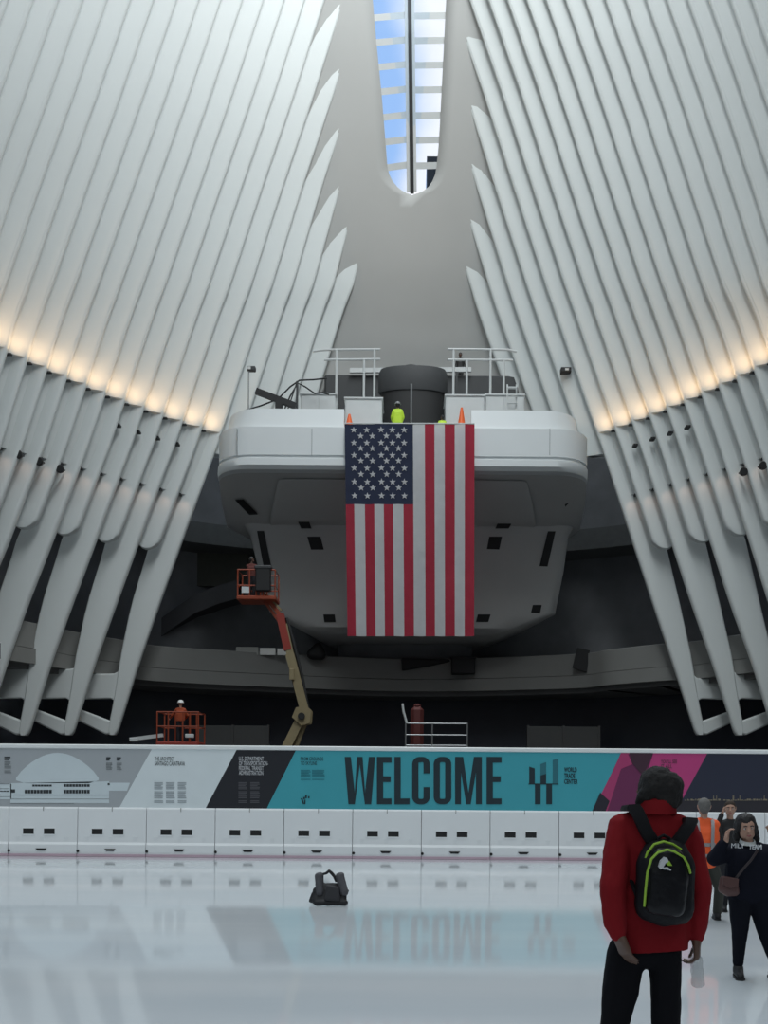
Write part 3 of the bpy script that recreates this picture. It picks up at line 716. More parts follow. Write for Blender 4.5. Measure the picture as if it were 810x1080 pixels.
# ---------------------------------------------------------------- gallery level bits
def gallery_bits():
    for k, (x, y, w) in enumerate(((145,737,.18),(245,743,.16),(303,742.5,.2),(366,744,.2))):
        lab = ['round ceiling downlight nearest the left rib feet', 'round ceiling downlight right of the scissor lift', 'round ceiling downlight beside the boom of the orange lift', 'round ceiling downlight right of the orange lift'][k]
        Y = (6.72-EYE)*1000/(at(x, y, 1000).z-EYE); p = at(x, y, Y); r = empty('ceiling_light', (p.x, Y, 6.75), lab, 'ceiling light', 'downlights under the gallery')
        m = MB(); m.lathe((p.x, Y, 0), [(w+.05,6.76),(w+.05,6.70),(w,6.70)], 20); m.build('trim_ring', LTGREY, r)
        m = MB(); m.lathe((p.x, Y, 0), [(w,6.715),(w,6.695)], 20); m.build('lens', mat('lamp_lens', (1,1,1), .5, emit=(1,.97,.9), estr=1.6), r)
        ld = bpy.data.lights.new('ceiling_lamp', 'SPOT'); ld.energy = 60; ld.color = (1,.95,.88); ld.spot_size = math.radians(140); ld.spot_blend = 1; ld.shadow_soft_size = .15
        lo = bpy.data.objects.new('ceiling_lamp', ld); COL.objects.link(lo); lo.parent = r; lo.location = (0, 0, -.08)
    # pale boards on the gallery parapet
    for x0, x1, y0, y1, m_, lab in ((249,272.5,682.5,689.5,'board_dim','dim grey board lying along the gallery parapet left of the boom lift'),(274,290.5,683.5,690,'board_bright','bright white board on the gallery parapet behind the lift boom'),(292.5,302,684,690.5,'board_bright','short white board on the gallery parapet right of the lift boom')):
        Y = 48.9; a = at(x0, y1, Y); b = at(x1, y0, Y); m = MB(); m.base = Vector((a.x, Y, a.z)); m.bbox((a.x, Y, 8.6), (b.x, Y+.08, b.z), .01)
        tag(m.build('board', mat(m_, (.30,.30,.28) if m_ == 'board_dim' else (.80,.80,.77), .6)), lab, 'board')
    for pts, Y, lab, nm in (([(423,694),(474,695),(476,698),(455,702),(424,707)], 50.7, 'black tarpaulin slumped over the gallery parapet below the flag', 'tarpaulin'),):
        m = MB(); m.prism([at(x, y, Y) for x, y in pts], .5); tag(m.build(nm, BLACK, bevel=.1), lab, 'tarpaulin')
    m = MB(); a = at(476, 711, 50.3); b = at(501, 694, 50.3); m.bbox((a.x, 50.05, a.z), (b.x, 50.75, b.z), .04); m.bbox((a.x-.05, 50.0, b.z-.06), (b.x+.05, 50.8, b.z+.04), .02)
    tag(m.build('crate', BLACK), 'black box hung over the gallery parapet right of the flag', 'box')
    m = MB(); m.prism([at(604, 704, 48.3), at(619, 709, 48.3), at(622, 686, 48.3), at(609, 683, 48.3)], .12); tag(m.build('panel_sheet', BLACK), 'dark sheet leaning on the right gallery parapet', 'panel')
    # small dark heap left of the flag on the gallery
    m = MB(); p = at(333, 684, 49.6); m.hull([(p+Vector((-.2,0,-.3)), .28), (p+Vector((.25,0,-.32)), .3), (p+Vector((.12,0,.12)), .2)]); tag(m.build('sack', BLACK), 'dark sack sitting on the gallery parapet left of the flag', 'sack')
    # sloping dark ramp between the left rib and the pedestal
    m = MB(); Y = 51.0
    ctr = [(158,672),(180,655),(205,638),(230,628),(252,622)]
    rings = []
    for x, y in ctr:
        c = at(x, y, Y); rings.append([c + Vector((0,0,.55)), c + Vector((0,1.4,.55)), c + Vector((0,1.4,-.45)), c + Vector((0,0,-.45))])
    m.loft(rings, smooth=True); tag(m.build('trim_2', mat('ramp_dark', (.06,.06,.065), .7)), 'dark curved ramp edge left of the pedestal', 'ramp', kind='structure')
    m = MB(); a = at(188, 618, 52.0); b = at(262, 583, 52.0); m.box((a.x, 52.0, a.z), (b.x, 52.2, b.z)); tag(m.build('trim_3', mat('olive_board', (.085,.085,.07), .8, var=.15)), 'olive grey wall boarding behind the boom lift basket', 'boarding', kind='structure')
    for x0, x1, yy, lab in ((201,214,555.5,'left'),(230,249,558,'right')):
        p = at(x0, yy, 51.5); q = at(x1, yy+.8, 51.5); m = MB(); m.base = p; m.beam(p, q, .12, .1); m.beam(p + Vector((.05,0,0)), p + Vector((.05,.5,.3)), .04, .04); m.beam(q - Vector((.05,0,0)), q + Vector((-.05,.5,.3)), .04, .04)
        tag(m.build('strip_light', mat('strip_lens', (.8,.8,.8), .5, emit=(.9,.95,1.), estr=.35)), f'thin pale strip light, {lab} of the pair left of the balcony pedestal', 'strip light')
    for x0, x1, y0, lab in ((208,283,765,'low grey partition left of the lift boom under the gallery'),(557,632,766,'low grey partition at the right under the gallery')):
        Y = 49.; a = at(x0, y0, Y); b = at(x1, y0, Y); m = MB(); m.base = Vector((a.x, Y, 0)); m.bbox((a.x, Y, 0), (b.x, Y+.15, a.z), .02)
        for t in (0, .5, 1): x = a.x+(b.x-a.x)*t; m.box((x-.05, Y-.06, 0), (x+.05, Y+.2, a.z+.05))
        tag(m.build('partition', mat('partition_grey', (.075,.075,.075), .7)), lab, 'partition')
    # guard rail under the flag
    Y = 40.; r = empty('guard_rail', (at(428,800,Y).x, Y, 0), 'thin grey guard rail frame behind the banner under the flag', 'railing')
    for x in (428, 456, 493): a = at(x, 763, Y); m = MB(); m.tube([(a.x, Y, 0), a], .035); m.build('post', STEEL, r)
    for y in (763, 775, 786): m = MB(); m.tube([at(428, y, Y), at(493, y+.4, Y)], .03); m.build('rail', STEEL, r)
    m = MB(); m.tube([at(424.5, 742, Y), at(425.5, 750, Y), at(429, 763, Y)], .05); m.build('bent_tube', LTGREY, r)
    m = MB(); m.bbox((at(433,760,Y).x, Y+.3, 0), (at(447,760,Y).x, Y+1.2, at(433,744,Y).z), .15); m.bbox((at(436,760,Y).x, Y+.4, at(433,744,Y).z-.05), (at(444,760,Y).x, Y+1.1, at(433,741,Y).z), .1); m.base = Vector((at(440,760,Y).x, Y+.7, 0))
    tag(m.build('machine_cabinet', mat('dull_red_paint', (.10,.02,.018), .6)), 'dull red machine box behind the guard rail under the flag', 'machine')
gallery_bits()
# ---------------------------------------------------------------- lifts
LIFTO = mat('lift_orange_paint', (.30,.055,.022), .5, var=.15, scale=6); LIFTC = mat('lift_cream_boom', (.27,.215,.12), .5, var=.15, scale=4); LIFTR = mat('lift_red_boom', (.30,.04,.028), .45, var=.1)
def wheels(r, pts, rad, w):
    for x, y in pts:
        m = MB(); m.lathe((x, y, rad), [(rad*.55,-w/2-.01),(rad*.95,-w/2),(rad,-w/2+.06),(rad,w/2-.06),(rad*.95,w/2),(rad*.55,w/2+.01)], 24, 'x'); wh = m.build('wheel', BLACK, r)
        m = MB(); m.lathe((x, y, rad), [(rad*.5,-w/2-.03),(rad*.5,w/2+.03)], 16, 'x'); m.build('hub', LIFTC, wh)
def boom_lift():
    Y = 37.5; b = at(287, 800, Y); cx = b.x
    r = empty('boom_lift', (cx, Y, 0), 'orange and cream articulated boom lift raised beside the balcony pedestal', 'boom lift')
    m = MB(); m.bbox((cx-1.1, Y-1.6, .45), (cx+1.1, Y+1.6, .95), .1); m.build('chassis', LIFTO, r); wheels(r, [(cx-1.05,Y-1.15),(cx+1.05,Y-1.15),(cx-1.05,Y+1.15),(cx+1.05,Y+1.15)], .48, .36)
    m = MB(); m.lathe((cx, Y, 0), [(.6,.95),(.6,1.15)], 20); m.bbox((cx-.9, Y-.75, 1.15), (cx+.6, Y+.75, 2.0), .12); m.build('turret', LIFTC, r)
    P = lambda x, y: at(x, y, Y)
    m = MB(); m.beam((cx-.2, Y-.15, 1.7), P(318, 757), .35, .42, (0,1,0)); m.beam((cx+.25, Y+.2, 1.6), P(322, 762), .18, .2, (0,1,0)); m.build('lower_arm', LIFTC, r)
    q = [(309,757),(313,747),(324,744.5),(329,750),(328,763),(319,766)]
    for dy in (-.34, .26): m = MB(); m.prism([at(x, y, Y) + Vector((0,dy,0)) for x, y in q], .08); m.build('knuckle', LIFTC, r)
    m = MB(); m.lathe(P(319, 756), [(.14,-.42),(.14,.42)], 12, 'y'); m.build('pin', BLACK, r)
    m = MB(); m.beam(P(323, 755), P(306, 690), .34, .36, (0,1,0)); m.beam(P(308, 697), P(299.5, 659), .28, .30, (0,1,0)); m.build('main_boom', LIFTC, r)
    m = MB(); m.beam(P(304, 686), P(295.5, 648), .3, .33, (0,1,0)); m.build('boom_tip', LIFTR, r)
    m = MB(); m.tube([P(325, 748), P(318, 712), P(308, 672), P(302, 652)], .07); m.tube([P(316,742), P(309,715), P(306,700)], .07); m.build('hose', BLACK, r)
    m = MB(); m.bbox((P(306,716).x, Y-.3, P(306,718).z), (P(311,716).x, Y-.16, P(306,706).z), .02); m.build('bracket', LIFTC, r)
    m = MB(); m.beam(P(298, 652), P(279, 628), .16, .2, (0,1,0)); m.beam(P(294, 655), P(279, 634), .12, .12, (0,1,0)); m.build('jib', LIFTO, r)
    m = MB(); m.beam(P(297,644), P(281,627.5), .08, .10, (0,1,0)); m.build('jib_link', LIFTC, r)
    a = P(252, 635); bb = P(293, 629); zf = a.z; zr = P(252, 604).z; bk = empty('basket', (0,0,0)); bk.parent = r; bk.location = Vector(((a.x+bb.x)/2, Y, zf)) - r.location
    m = MB(); m.bbox((a.x, Y-.55, zf), (bb.x, Y+.55, zf+.16), .03); m.build('basket_floor', LIFTO, bk)
    m = MB()
    for x in (a.x+.04, a.x+.5, (a.x+bb.x)/2, bb.x-.5, bb.x-.04):
        for y in (Y-.52, Y+.52): m.tube([(x, y, zf), (x, y, zr)], .028, 6)
    for z in (zf+.55, zr):
        m.tube([(a.x+.04,Y-.52,z),(bb.x-.04,Y-.52,z),(bb.x-.04,Y+.52,z),(a.x+.04,Y+.52,z)], .03, 6, closed=True)
    m.build('basket_rails', LIFTO, bk)
    m = MB(); m.bbox((P(272,605).x, Y-.66, P(272,627).z), (P(288,605).x, Y-.40, P(272,602).z), .05); m.build('control_box', BLACK, bk)
    m = MB(); m.bbox((P(271,605).x, Y-.68, P(271,604).z), (P(289,605).x, Y-.38, P(271,600).z), .04); m.build('control_lid', DKGREY, bk)
    m = MB(); m.bbox((P(257.5,620).x, Y-.585, P(257.5,628.5).z), (P(265.5,620).x, Y-.555, P(257.5,622).z), .005); m.build('notice', LTGREY, bk)
    return zf + .16
BZ = boom_lift()
def scissor_lift():
    Y = 37.5; P = lambda x, y: at(x, y, Y); a = P(168.5, 785); b = P(213.5, 781); zf = a.z; cx = (a.x+b.x)/2
    r = empty('scissor_lift', (cx, Y, 0), 'red-orange scissor lift platform behind the left part of the banner', 'scissor lift')
    m = MB(); m.bbox((a.x+.1, Y-.6, .25), (b.x-.1, Y+.6, .8), .06); m.build('chassis', LIFTO, r); wheels(r, [(a.x+.4,Y-.55),(b.x-.4,Y-.55),(a.x+.4,Y+.55),(b.x-.4,Y+.55)], .25, .2)
    m = MB(); n = 3; h = (zf-.8)/n
    for i in range(n):
        for y in (Y-.4, Y+.4):
            z = .8+i*h; m.beam((a.x+.3, y, z+.05), (b.x-.3, y, z+h-.05), .08, .12, (0,1,0)); m.beam((b.x-.3, y+.09, z+.05), (a.x+.3, y+.09, z+h-.05), .08, .12, (0,1,0))
    m.build('scissor_arms', LIFTO, r)
    m = MB(); m.bbox((a.x, Y-.6, zf-.12), (b.x, Y+.6, zf+.08), .03); m.build('platform', LIFTR, r)
    m = MB(); zt = P(168, 752).z; zm = P(168, 767).z
    for x, y in [(a.x+.04+(b.x-a.x-.08)*t, s*.57+Y) for t in (0, .27, .62, .8, 1) for s in (-1, 1)]: m.tube([(x, y, zf), (x, y, zt)], .03, 6)
    for z in (zm, zt): m.tube([(a.x+.04,Y-.57,z),(b.x-.04,Y-.57,z),(b.x-.04,Y+.57,z),(a.x+.04,Y+.57,z)], .03, 6, closed=True)
    m.build('guard_rails', LIFTO, r)
    m = MB(); m.bbox((P(199,775).x, Y-.64, P(199,779).z), (P(208,775).x, Y-.5, P(199,775).z), .02); m.build('control_box', LTGREY, r)
    m = MB(); m.beam(P(137, 780), P(172, 775.5), .15, .14); m.bbox((P(137,781).x, Y-.1, P(137,782).z), (P(146,780).x, Y+.15, P(137,778).z), .02); m.build('extension_bar', LTGREY, r)
    return cx, zf + .08
SX, SZ = scissor_lift()
# ---------------------------------------------------------------- rink barriers and the banner above them
def barriers():
    Z = 1.23; wpx = 72.6; w = wpx*YB/1000 - .012
    BW = mat('barrier_white_plastic', (.86,.88,.90), .4, var=.03, scale=2)
    segs = [(0,126,'grey drawing'),(126,217,'white panel'),(217,282,'black panel'),(282,370,'left end of the teal panel'),(370,530,'word WELCOME'),(530,626,'teal panel emblem'),(626,715,'magenta panel'),(715,1100,'night skyline panel')]
    first = None
    for i in range(-1, 14):
        x0 = at(8.6 + wpx*i, 905, YB).x + .006
        cpx = 8.6 + wpx*(i+.5)
        sg = [s for a, b, s in segs if a <= cpx < b] or ['grey drawing']
        nlab = f'white rink barrier, {ORD[i]} whole one from left, below the {sg[0]}' if i >= 0 else 'white plastic rink barrier cut off by the left edge of the photo'
        loc = Vector((x0 + w/2, YB + .15, 0))
        if first is None:
            r = first = empty('rink_barrier', loc, nlab, 'barrier', 'white rink barriers')
            m = MB(); y = YB
            prof = [(y,0),(y-.02,.12),(y-.02,.30),(y+.01,.36),(y+.03,Z-.04),(y+.05,Z),(y+.28,Z),(y+.31,Z-.04),(y+.31,0)]
            m.loft([[Vector((x, a, b)) for a, b in prof] for x in (x0, x0+w)]); m.build('barrier_body', BW, r, bevel=.012)
            for cx in (-.24, .28):
                c = x0 + w/2 - .12 + cx; f = MB(); f.loft([[Vector((c-.14, y+.004, .55)), Vector((c+.14, y+.004, .55)), Vector((c+.14, y+.002, .70)), Vector((c-.14, y+.002, .70))], [Vector((c-.14, y+.1, .55)), Vector((c+.14, y+.1, .55)), Vector((c+.14, y+.1, .70)), Vector((c-.14, y+.1, .70))]])
                f.build('fork_slot', BLACK, r)
                f = MB(); fr = [(c-.15,.54),(c+.15,.54),(c+.15,.71),(c-.15,.71)]
                for (a, b) in zip(fr, fr[1:]+fr[:1]): f.beam((a[0], y+.012, a[1]), (b[0], y+.012, b[1]), .02, .03)
                f.build('slot_rim', BW, r)
            f = MB(); c = x0 + w/2 - .03; f.prism([Vector((c-.14, y-.035, .20)), Vector((c+.14, y-.035, .20)), Vector((c+.09, y-.035, .145)), Vector((c-.09, y-.035, .145))], .06); f.build('drain_notch', BLACK, r)
            f = MB(); f.lathe((x0+.02, y-.04, .14), [(.035,0),(.035,.05)], 10, 'y'); f.build('pin', BLACK, r)
            for cx in (-.62, -.02, .58):
                f = MB(); c = x0 + w/2 + cx; f.prism([Vector((c-.06, y+.002, .50)), Vector((c+.06, y+.002, .50)), Vector((c+.03, y+.012, .36)), Vector((c-.03, y+.012, .36))][::1], .02); f.build('moulded_foot', BW, r)
            m = MB(); m.box((x0, y-.028, .004), (x0+w, y+.0, .065)); m.build('kick_strip', mat('faded_pink_strip', (.58,.42,.50), .5), r, )
            f = MB(); c = x0 + w/2; f.box((c-.006, y+.018, Z-.10), (c+.006, y+.05, Z)); f.build('mould_line', PARAP, r)
        else:
            r = first.copy(); COL.objects.link(r); r.location = loc; r['label'] = nlab
            for ch in first.children:
                c = ch.copy(); COL.objects.link(c); c.parent = r
barriers()
TEXTC = {}
def text_mesh(mb, s, x0, x1, y0, y1, Y, bold=.0, wpx=None):
    """one line of lettering fitted to image rows y0..y1 (top, bottom) and columns x0..x1 at distance Y"""
    cu = bpy.data.curves.new('t', 'FONT'); cu.body = s; cu.offset = bold; cu.resolution_u = 3
    ob = bpy.data.objects.new('t', cu); COL.objects.link(ob)
    dg = bpy.context.evaluated_depsgraph_get(); me = bpy.data.meshes.new_from_object(ob.evaluated_get(dg))
    co = np.array([v.co[:] for v in me.vertices]); lo = co.min(0); hi = co.max(0)
    A = at(x0, y1, Y); B = at(x1, y0, Y)
    vs = [Vector((A.x + (c[0]-lo[0])/(hi[0]-lo[0])*(B.x-A.x), Y, A.z + (c[1]-lo[1])/(hi[1]-lo[1])*(B.z-A.z))) for c in co]
    mb.add(vs, [tuple(p.vertices) for p in me.polygons])
    bpy.data.objects.remove(ob); bpy.data.curves.remove(cu); bpy.data.meshes.remove(me)
def banner():
    Y = YB + .1
    r = empty('welcome_banner', (0, Y, 1.25), 'long printed WELCOME banner standing on the white rink barriers', 'banner')
    xl = at(-70, 820, Y).x; xr = at(1024, 820, Y).x; zb = at(430, 855.5, Y).z; zt = at(430, 791.5, Y).z
    m = MB(); m.box((xl, Y, zb), (xr, Y+.06, zt)); m.build('backing', mat('banner_backing', (.5,.52,.53), .6), r)
    m = MB(); m.bbox((xl, Y-.03, zt-.02), (xr, Y+.09, zt+.09), .02); m.build('top_rail', mat('rail_white', (.85,.87,.87), .4), r)
    m = MB(); m.bbox((xl, Y-.02, zb-.05), (xr, Y+.08, zb+.03), .01); m.build('bottom_rail', PARAP, r)
    for x in np.linspace(xl+.3, xr-.3, 12):
        m = MB(); m.box((x-.03, Y+.06, 1.2), (x+.03, Y+.12, zt)); m.beam((x, Y+.09, 1.24), (x, Y+.2, 1.24), .06, .05); m.build('support', STEEL, r)
    def poly(q, Yo): return [Vector((p.x, Yo, min(max(p.z, zb), zt-.02))) for p in (at(x, y, Yo) for x, y in q)]
    def panel(q, mname, col, lvl, name='printed_panel', lab=None, rough=.45):
        m = MB(); Yo = Y - .004*lvl; m.prism(poly(q, Yo), .003); o = m.build(name, mat(mname, tuple(min(.86, c*1.28) for c in col), rough, var=.05, scale=2), r)
        if lab: o['label'] = lab
        return o
    T, B = 790, 857
    panel([(-70,T),(160,T),(125,B),(-70,B)], 'print_grey', (.33,.35,.37), 1, lab='grey panel with a line drawing of a domed building')
    panel([(160,T),(249.5,T),(216,B),(125,B)], 'print_white', (.60,.65,.69), 1, lab='white panel with small black heading')
    panel([(249.5,T),(312,T),(280.5,B),(216,B)], 'print_black', (.014,.015,.02), 1, lab='black panel with white heading')
    panel([(312,T),(656,T),(624,B),(280.5,B)], 'print_teal', (.045,.30,.36), 1, lab='teal panel with the word WELCOME')
    panel([(656,T),(746,T),(712,B),(624,B)], 'print_magenta', (.42,.045,.17), 1, lab='magenta panel with angular dark facets')
    panel([(746,T),(1022,T),(1022,B),(712,B)], 'print_navy', (.022,.025,.045), 1, lab='dark navy night skyline panel')
    # facets
    panel([(664,T),(689,T),(669,B),(640,B),(651,818)], 'print_plum', (.13,.022,.075), 2, name='printed_facet'); panel([(655,T),(662,T),(667,806),(655,811),(640,B),(626,B)], 'print_magenta2', (.34,.04,.13), 3, name='printed_facet')
    panel([(633,836),(643,845),(638,B),(624,B)], 'print_black2', (.02,.018,.028), 4, name='printed_facet'); panel([(664,T),(689,T),(678,818),(667,805)], 'print_dark_plum', (.05,.02,.035), 5, name='printed_facet')
    # domed building drawing
    pw = 'print_pale'; pc = (.52,.58,.61)
    n = 16; arc = [(17 + 87*i/n, 820.5 - 26.5*math.sin(math.pi*(i/n))**.8) for i in range(n+1)]
    panel(arc + [(104,823),(94,826),(26,826),(17,823)], pw, pc, 2, name='dome_drawing')
    panel([(11,826),(115,824),(115,847),(11,847)], pw, pc, 2, name='building_drawing'); panel([(0,826.5),(12,826.5),(12,843),(0,843)], pw, pc, 2, name='building_drawing'); panel([(115,825.5),(137,825.5),(134,834),(115,834)], pw, pc, 2, name='building_drawing')
    m = MB(); Yo = Y - .012
    for x0, x1, y0, y1 in ((34,55,827.5,829.5),(26,55,833,836.8),(67,95,827,829.8),(67,95,833,836.8),(12,16.5,832.5,836),(0,10,834,835),(113.5,116,826,828)):
        nsl = max(1, int((x1-x0)/3))
        for i in range(nsl):
            a = x0+(x1-x0)*i/nsl; b = a+(x1-x0)/nsl*.86; m.prism(poly([(a,y0),(b,y0),(b,y1),(a,y1)], Yo), .003)
    m.build('window_drawing', mat('print_ink', (.035,.04,.045), .5), r)
    m = MB()
    for x0, x1, y in ((11,115,838.3),(11,115,842.5),(0,10,826.5),(0,10,831.5),(0,12,840),(11,78,847)): m.prism(poly([(x0,y),(x1,y),(x1,y+.45),(x0,y+.45)], Yo), .003)
    m.build('line_drawing', mat('print_line', (.20,.22,.23), .5), r)
    INK = mat('print_ink', (.035,.04,.045), .5); Yt = Y - .012
    m = MB(); text_mesh(m, 'THE ARCHITECT', 163, 184, 798.2, 802.3, Yt, .006); text_mesh(m, 'SANTIAGO CALATRAVA', 163, 195, 803.2, 807.4, Yt, .006); m.build('heading', INK, r)
    m = MB()
    for s, y in (('U.S. DEPARTMENT', 798), ('OF TRANSPORTATION-', 803), ('FEDERAL TRANSIT', 808), ('ADMINISTRATION', 813)):
        text_mesh(m, s, 252, 252 + (31 if 'OF' in s else 26 if 'ADM' not in s else 25.5), y, y+4.3, Yt, .006)
    m.build('heading', mat('print_white_ink', (.62,.63,.66), .5), r)
    TD = mat('print_teal_ink', (.014,.03,.04), .5)
    m = MB(); text_mesh(m, 'FROM GROUNDS', 317, 341, 798.5, 802.2, Yt, .004); text_mesh(m, 'TO SKYLINE', 317, 334, 803.2, 806.8, Yt, .004); m.build('heading', TD, r)
    m = MB(); text_mesh(m, "YOU'LL SEE", 697, 714, 801.3, 805, Yt, .004); text_mesh(m, 'IT ALL', 697, 709, 806.3, 810, Yt, .004); m.build('heading', INK, r)
    # small print: rows of fine ruled strokes
    def small(cols, y0, y1, mname, col, nm='small_print'):
        mm = MB()
        for x0, x1 in cols:
            y = y0; i = 0
            while y < y1:
                if i % 6 != 5:
                    e = x1 - (1.5 if i % 3 == 2 else 0) - random.random(); mm.prism(poly([(x0,y),(e,y),(e,y+.9),(x0,y+.9)], Yt), .003)
                y += 1.6; i += 1
        mm.build(nm, mat(mname, col, .5), r)
    small([(162.5,172),(175,184.5),(187.5,196.5)], 825, 846, 'print_grey_ink', (.40,.44,.47)); small([(251.5,261),(264,274)], 825, 846, 'print_dim_ink', (.10,.10,.115)); small([(317,328),(329,343)], 812, 822, 'print_teal_faint', (.03,.22,.27))
    small([(4.5,12)], 803, 815, 'print_mid_ink', (.24,.26,.27)); small([(112,118.5),(123,128.5)], 804.5, 811, 'print_mid_ink', (.24,.26,.27))
    for x0, x1, y in ((4.5,11,798),(112,116.5,798.5),(123,127.5,798.5)): m = MB(); m.prism(poly([(x0,y),(x1,y),(x1,y+1.6),(x0,y+1.6)], Yt), .003); m.prism(poly([(x0,y+2.2),(x1-1,y+2.2),(x1-1,y+3.6),(x0,y+3.6)], Yt), .003); m.build('heading', INK, r)
    # WELCOME in heavy condensed capitals
    Yw = Y - .014; y0, y1 = 798.3, 848.2
    def P(x, y): p = at(x, y, Yw); return p
    cnt = [0]
    def bar(mm, q):
        cnt[0] += 1; mm.prism([P(x, y) - Vector((0, .00025*(cnt[0] % 24), 0)) for x, y in q], .012)
    def rect(mm, a, b, c, d): bar(mm, [(a,c),(b,c),(b,d),(a,d)])
    m = MB(); W = MB
    bar(m, [(363.5,y0),(370,y0),(374.2,y1-11),(374.2,y1),(367.5,y1)]); bar(m, [(374.2,y1),(374.2,y1-14),(376.6,y0),(379.5,y0),(379.5,y0+8)]); bar(m, [(379.5,y0),(382.4,y0),(384.8,y1-14),(384.8,y1),(379.5,y0+8)]); bar(m, [(384.8,y1-11),(389,y0),(395.5,y0),(391.5,y1),(384.8,y1)])
    for a, b in ((397.5,413),(513.2,529)):
        rect(m, a, a+6.6, y0, y1); rect(m, a, b, y0, y0+6); rect(m, a, b-1, y0+20.5, y0+26.5); rect(m, a, b, y1-6, y1)
    rect(m, 416, 422.6, y0, y1); rect(m, 416, 432, y1-6, y1)
    def ring(mm, a, b, opening=None):
        ro, t, n = 7.5, 6.4, 6; out = []; inn = []
        for (cx, cy, a0) in ((b-ro, y0+ro, -90),(b-ro, y1-ro, 0),(a+ro, y1-ro, 90),(a+ro, y0+ro, 180)):
            for i in range(n+1):
                t_ = math.radians(a0 + 90*i/n); out.append((cx+ro*math.cos(t_), cy+ro*math.sin(t_))); inn.append((cx+(ro-t)*math.cos(t_)*.9, cy+(ro-5.6)*math.sin(t_)))
        N = len(out)
        for i in range(N):
            j = (i+1) % N; q = [out[i], out[j], inn[j], inn[i]]
            if opening and q[0][0] > b-5 and q[1][0] > b-5 and abs(q[0][1]-q[1][1]) > 12:
                for s_, e_ in ((0, opening[0]), (opening[1], 1)):
                    L = lambda p, q_, t: (p[0]+(q_[0]-p[0])*t, p[1]+(q_[1]-p[1])*t)
                    bar(mm, [L(out[i], out[j], s_), L(out[i], out[j], e_), L(inn[i], inn[j], e_), L(inn[i], inn[j], s_)])
                continue
            bar(mm, q)
    ring(m, 434.8, 453.2, (.28,.70)); ring(m, 457.4, 476)
    rect(m, 480, 486.2, y0, y1); rect(m, 502, 508.2, y0, y1); bar(m, [(486.2,y0),(488.4,y0),(494.1,y1-12),(494.1,y1),(491.8,y1),(486.2,y0+16)]); bar(m, [(502,y0),(499.8,y0),(494.1,y1-12),(494.1,y1),(496.4,y1),(502,y0+16)])
    o = m.build('lettering', TD, r); o['label'] = 'large dark word WELCOME'
    # emblem
    em = MB(); em2 = MB()
    def bar2(mm, q): mm.prism([P(x, y) for x, y in q], .004)
    bar2(em, [(558.2,808.5),(564,810.5),(564,826.5),(558.2,826.5)]); bar2(em, [(570,818),(576,816),(576,826.5),(570,826.5)]); bar2(em2, [(570,806),(576,803.8),(576,816),(570,818)]); bar2(em2, [(583,801.5),(588.8,800.2),(588.8,826.5),(583,826.5)])
    for a in (564.2, 576.2): rect(em, a, a+6, 827.4, 848.2)
    rect(em, 557.5, 589, 826.4, 827.4)
    em.build('emblem', TD, r); em2.build('emblem_light', mat('print_teal_dark', (.03,.17,.21), .5), r)
    m = MB()
    for s, y, x1 in (('WORLD',809.3,608.5),('TRADE',815.6,606.5),('CENTER',821.8,609.5)): text_mesh(m, s, 595, x1, y, y+5., Yt, .03)
    m.build('emblem_words', TD, r)
    e = MB(); 
    for q in ([(317,842),(319,842),(321,848),(319.5,848)],[(320,840.5),(321.6,840.5),(321.6,843),(320,843)],[(322,838.5),(323.6,838),(323.6,842),(322,842)],[(321,843.5),(322.3,843.5),(322.3,848),(321,848)],[(324.8,840),(326.5,839.5),(326.5,842),(324.8,842)]): bar2(e, q)
    e.build('small_emblem', TD, r)
    # skyline: row of small lights on the night panel
    e = MB(); random.seed(4)
    x = 722
    while x < 1018:
        h = random.random()*1.6 + .3; wd = .6+random.random()*1.8; rect(e, x, x+wd, 844.2-h, 844.4)
        if random.random() < .12: rect(e, x+.3, x+.9, 839, 844)
        x += wd + random.random()*1.2
    e.build('skyline_lights', mat('print_skyline', (.26,.22,.16), .5), r)['kind'] = 'stuff'
    e = MB(); e.prism(poly([(716,844.6),(1022,844.6),(1022,B),(712,B)], Y-.008), .003); e.build('skyline_water', mat('print_skyline_dark', (.03,.027,.035), .5), r)
banner()
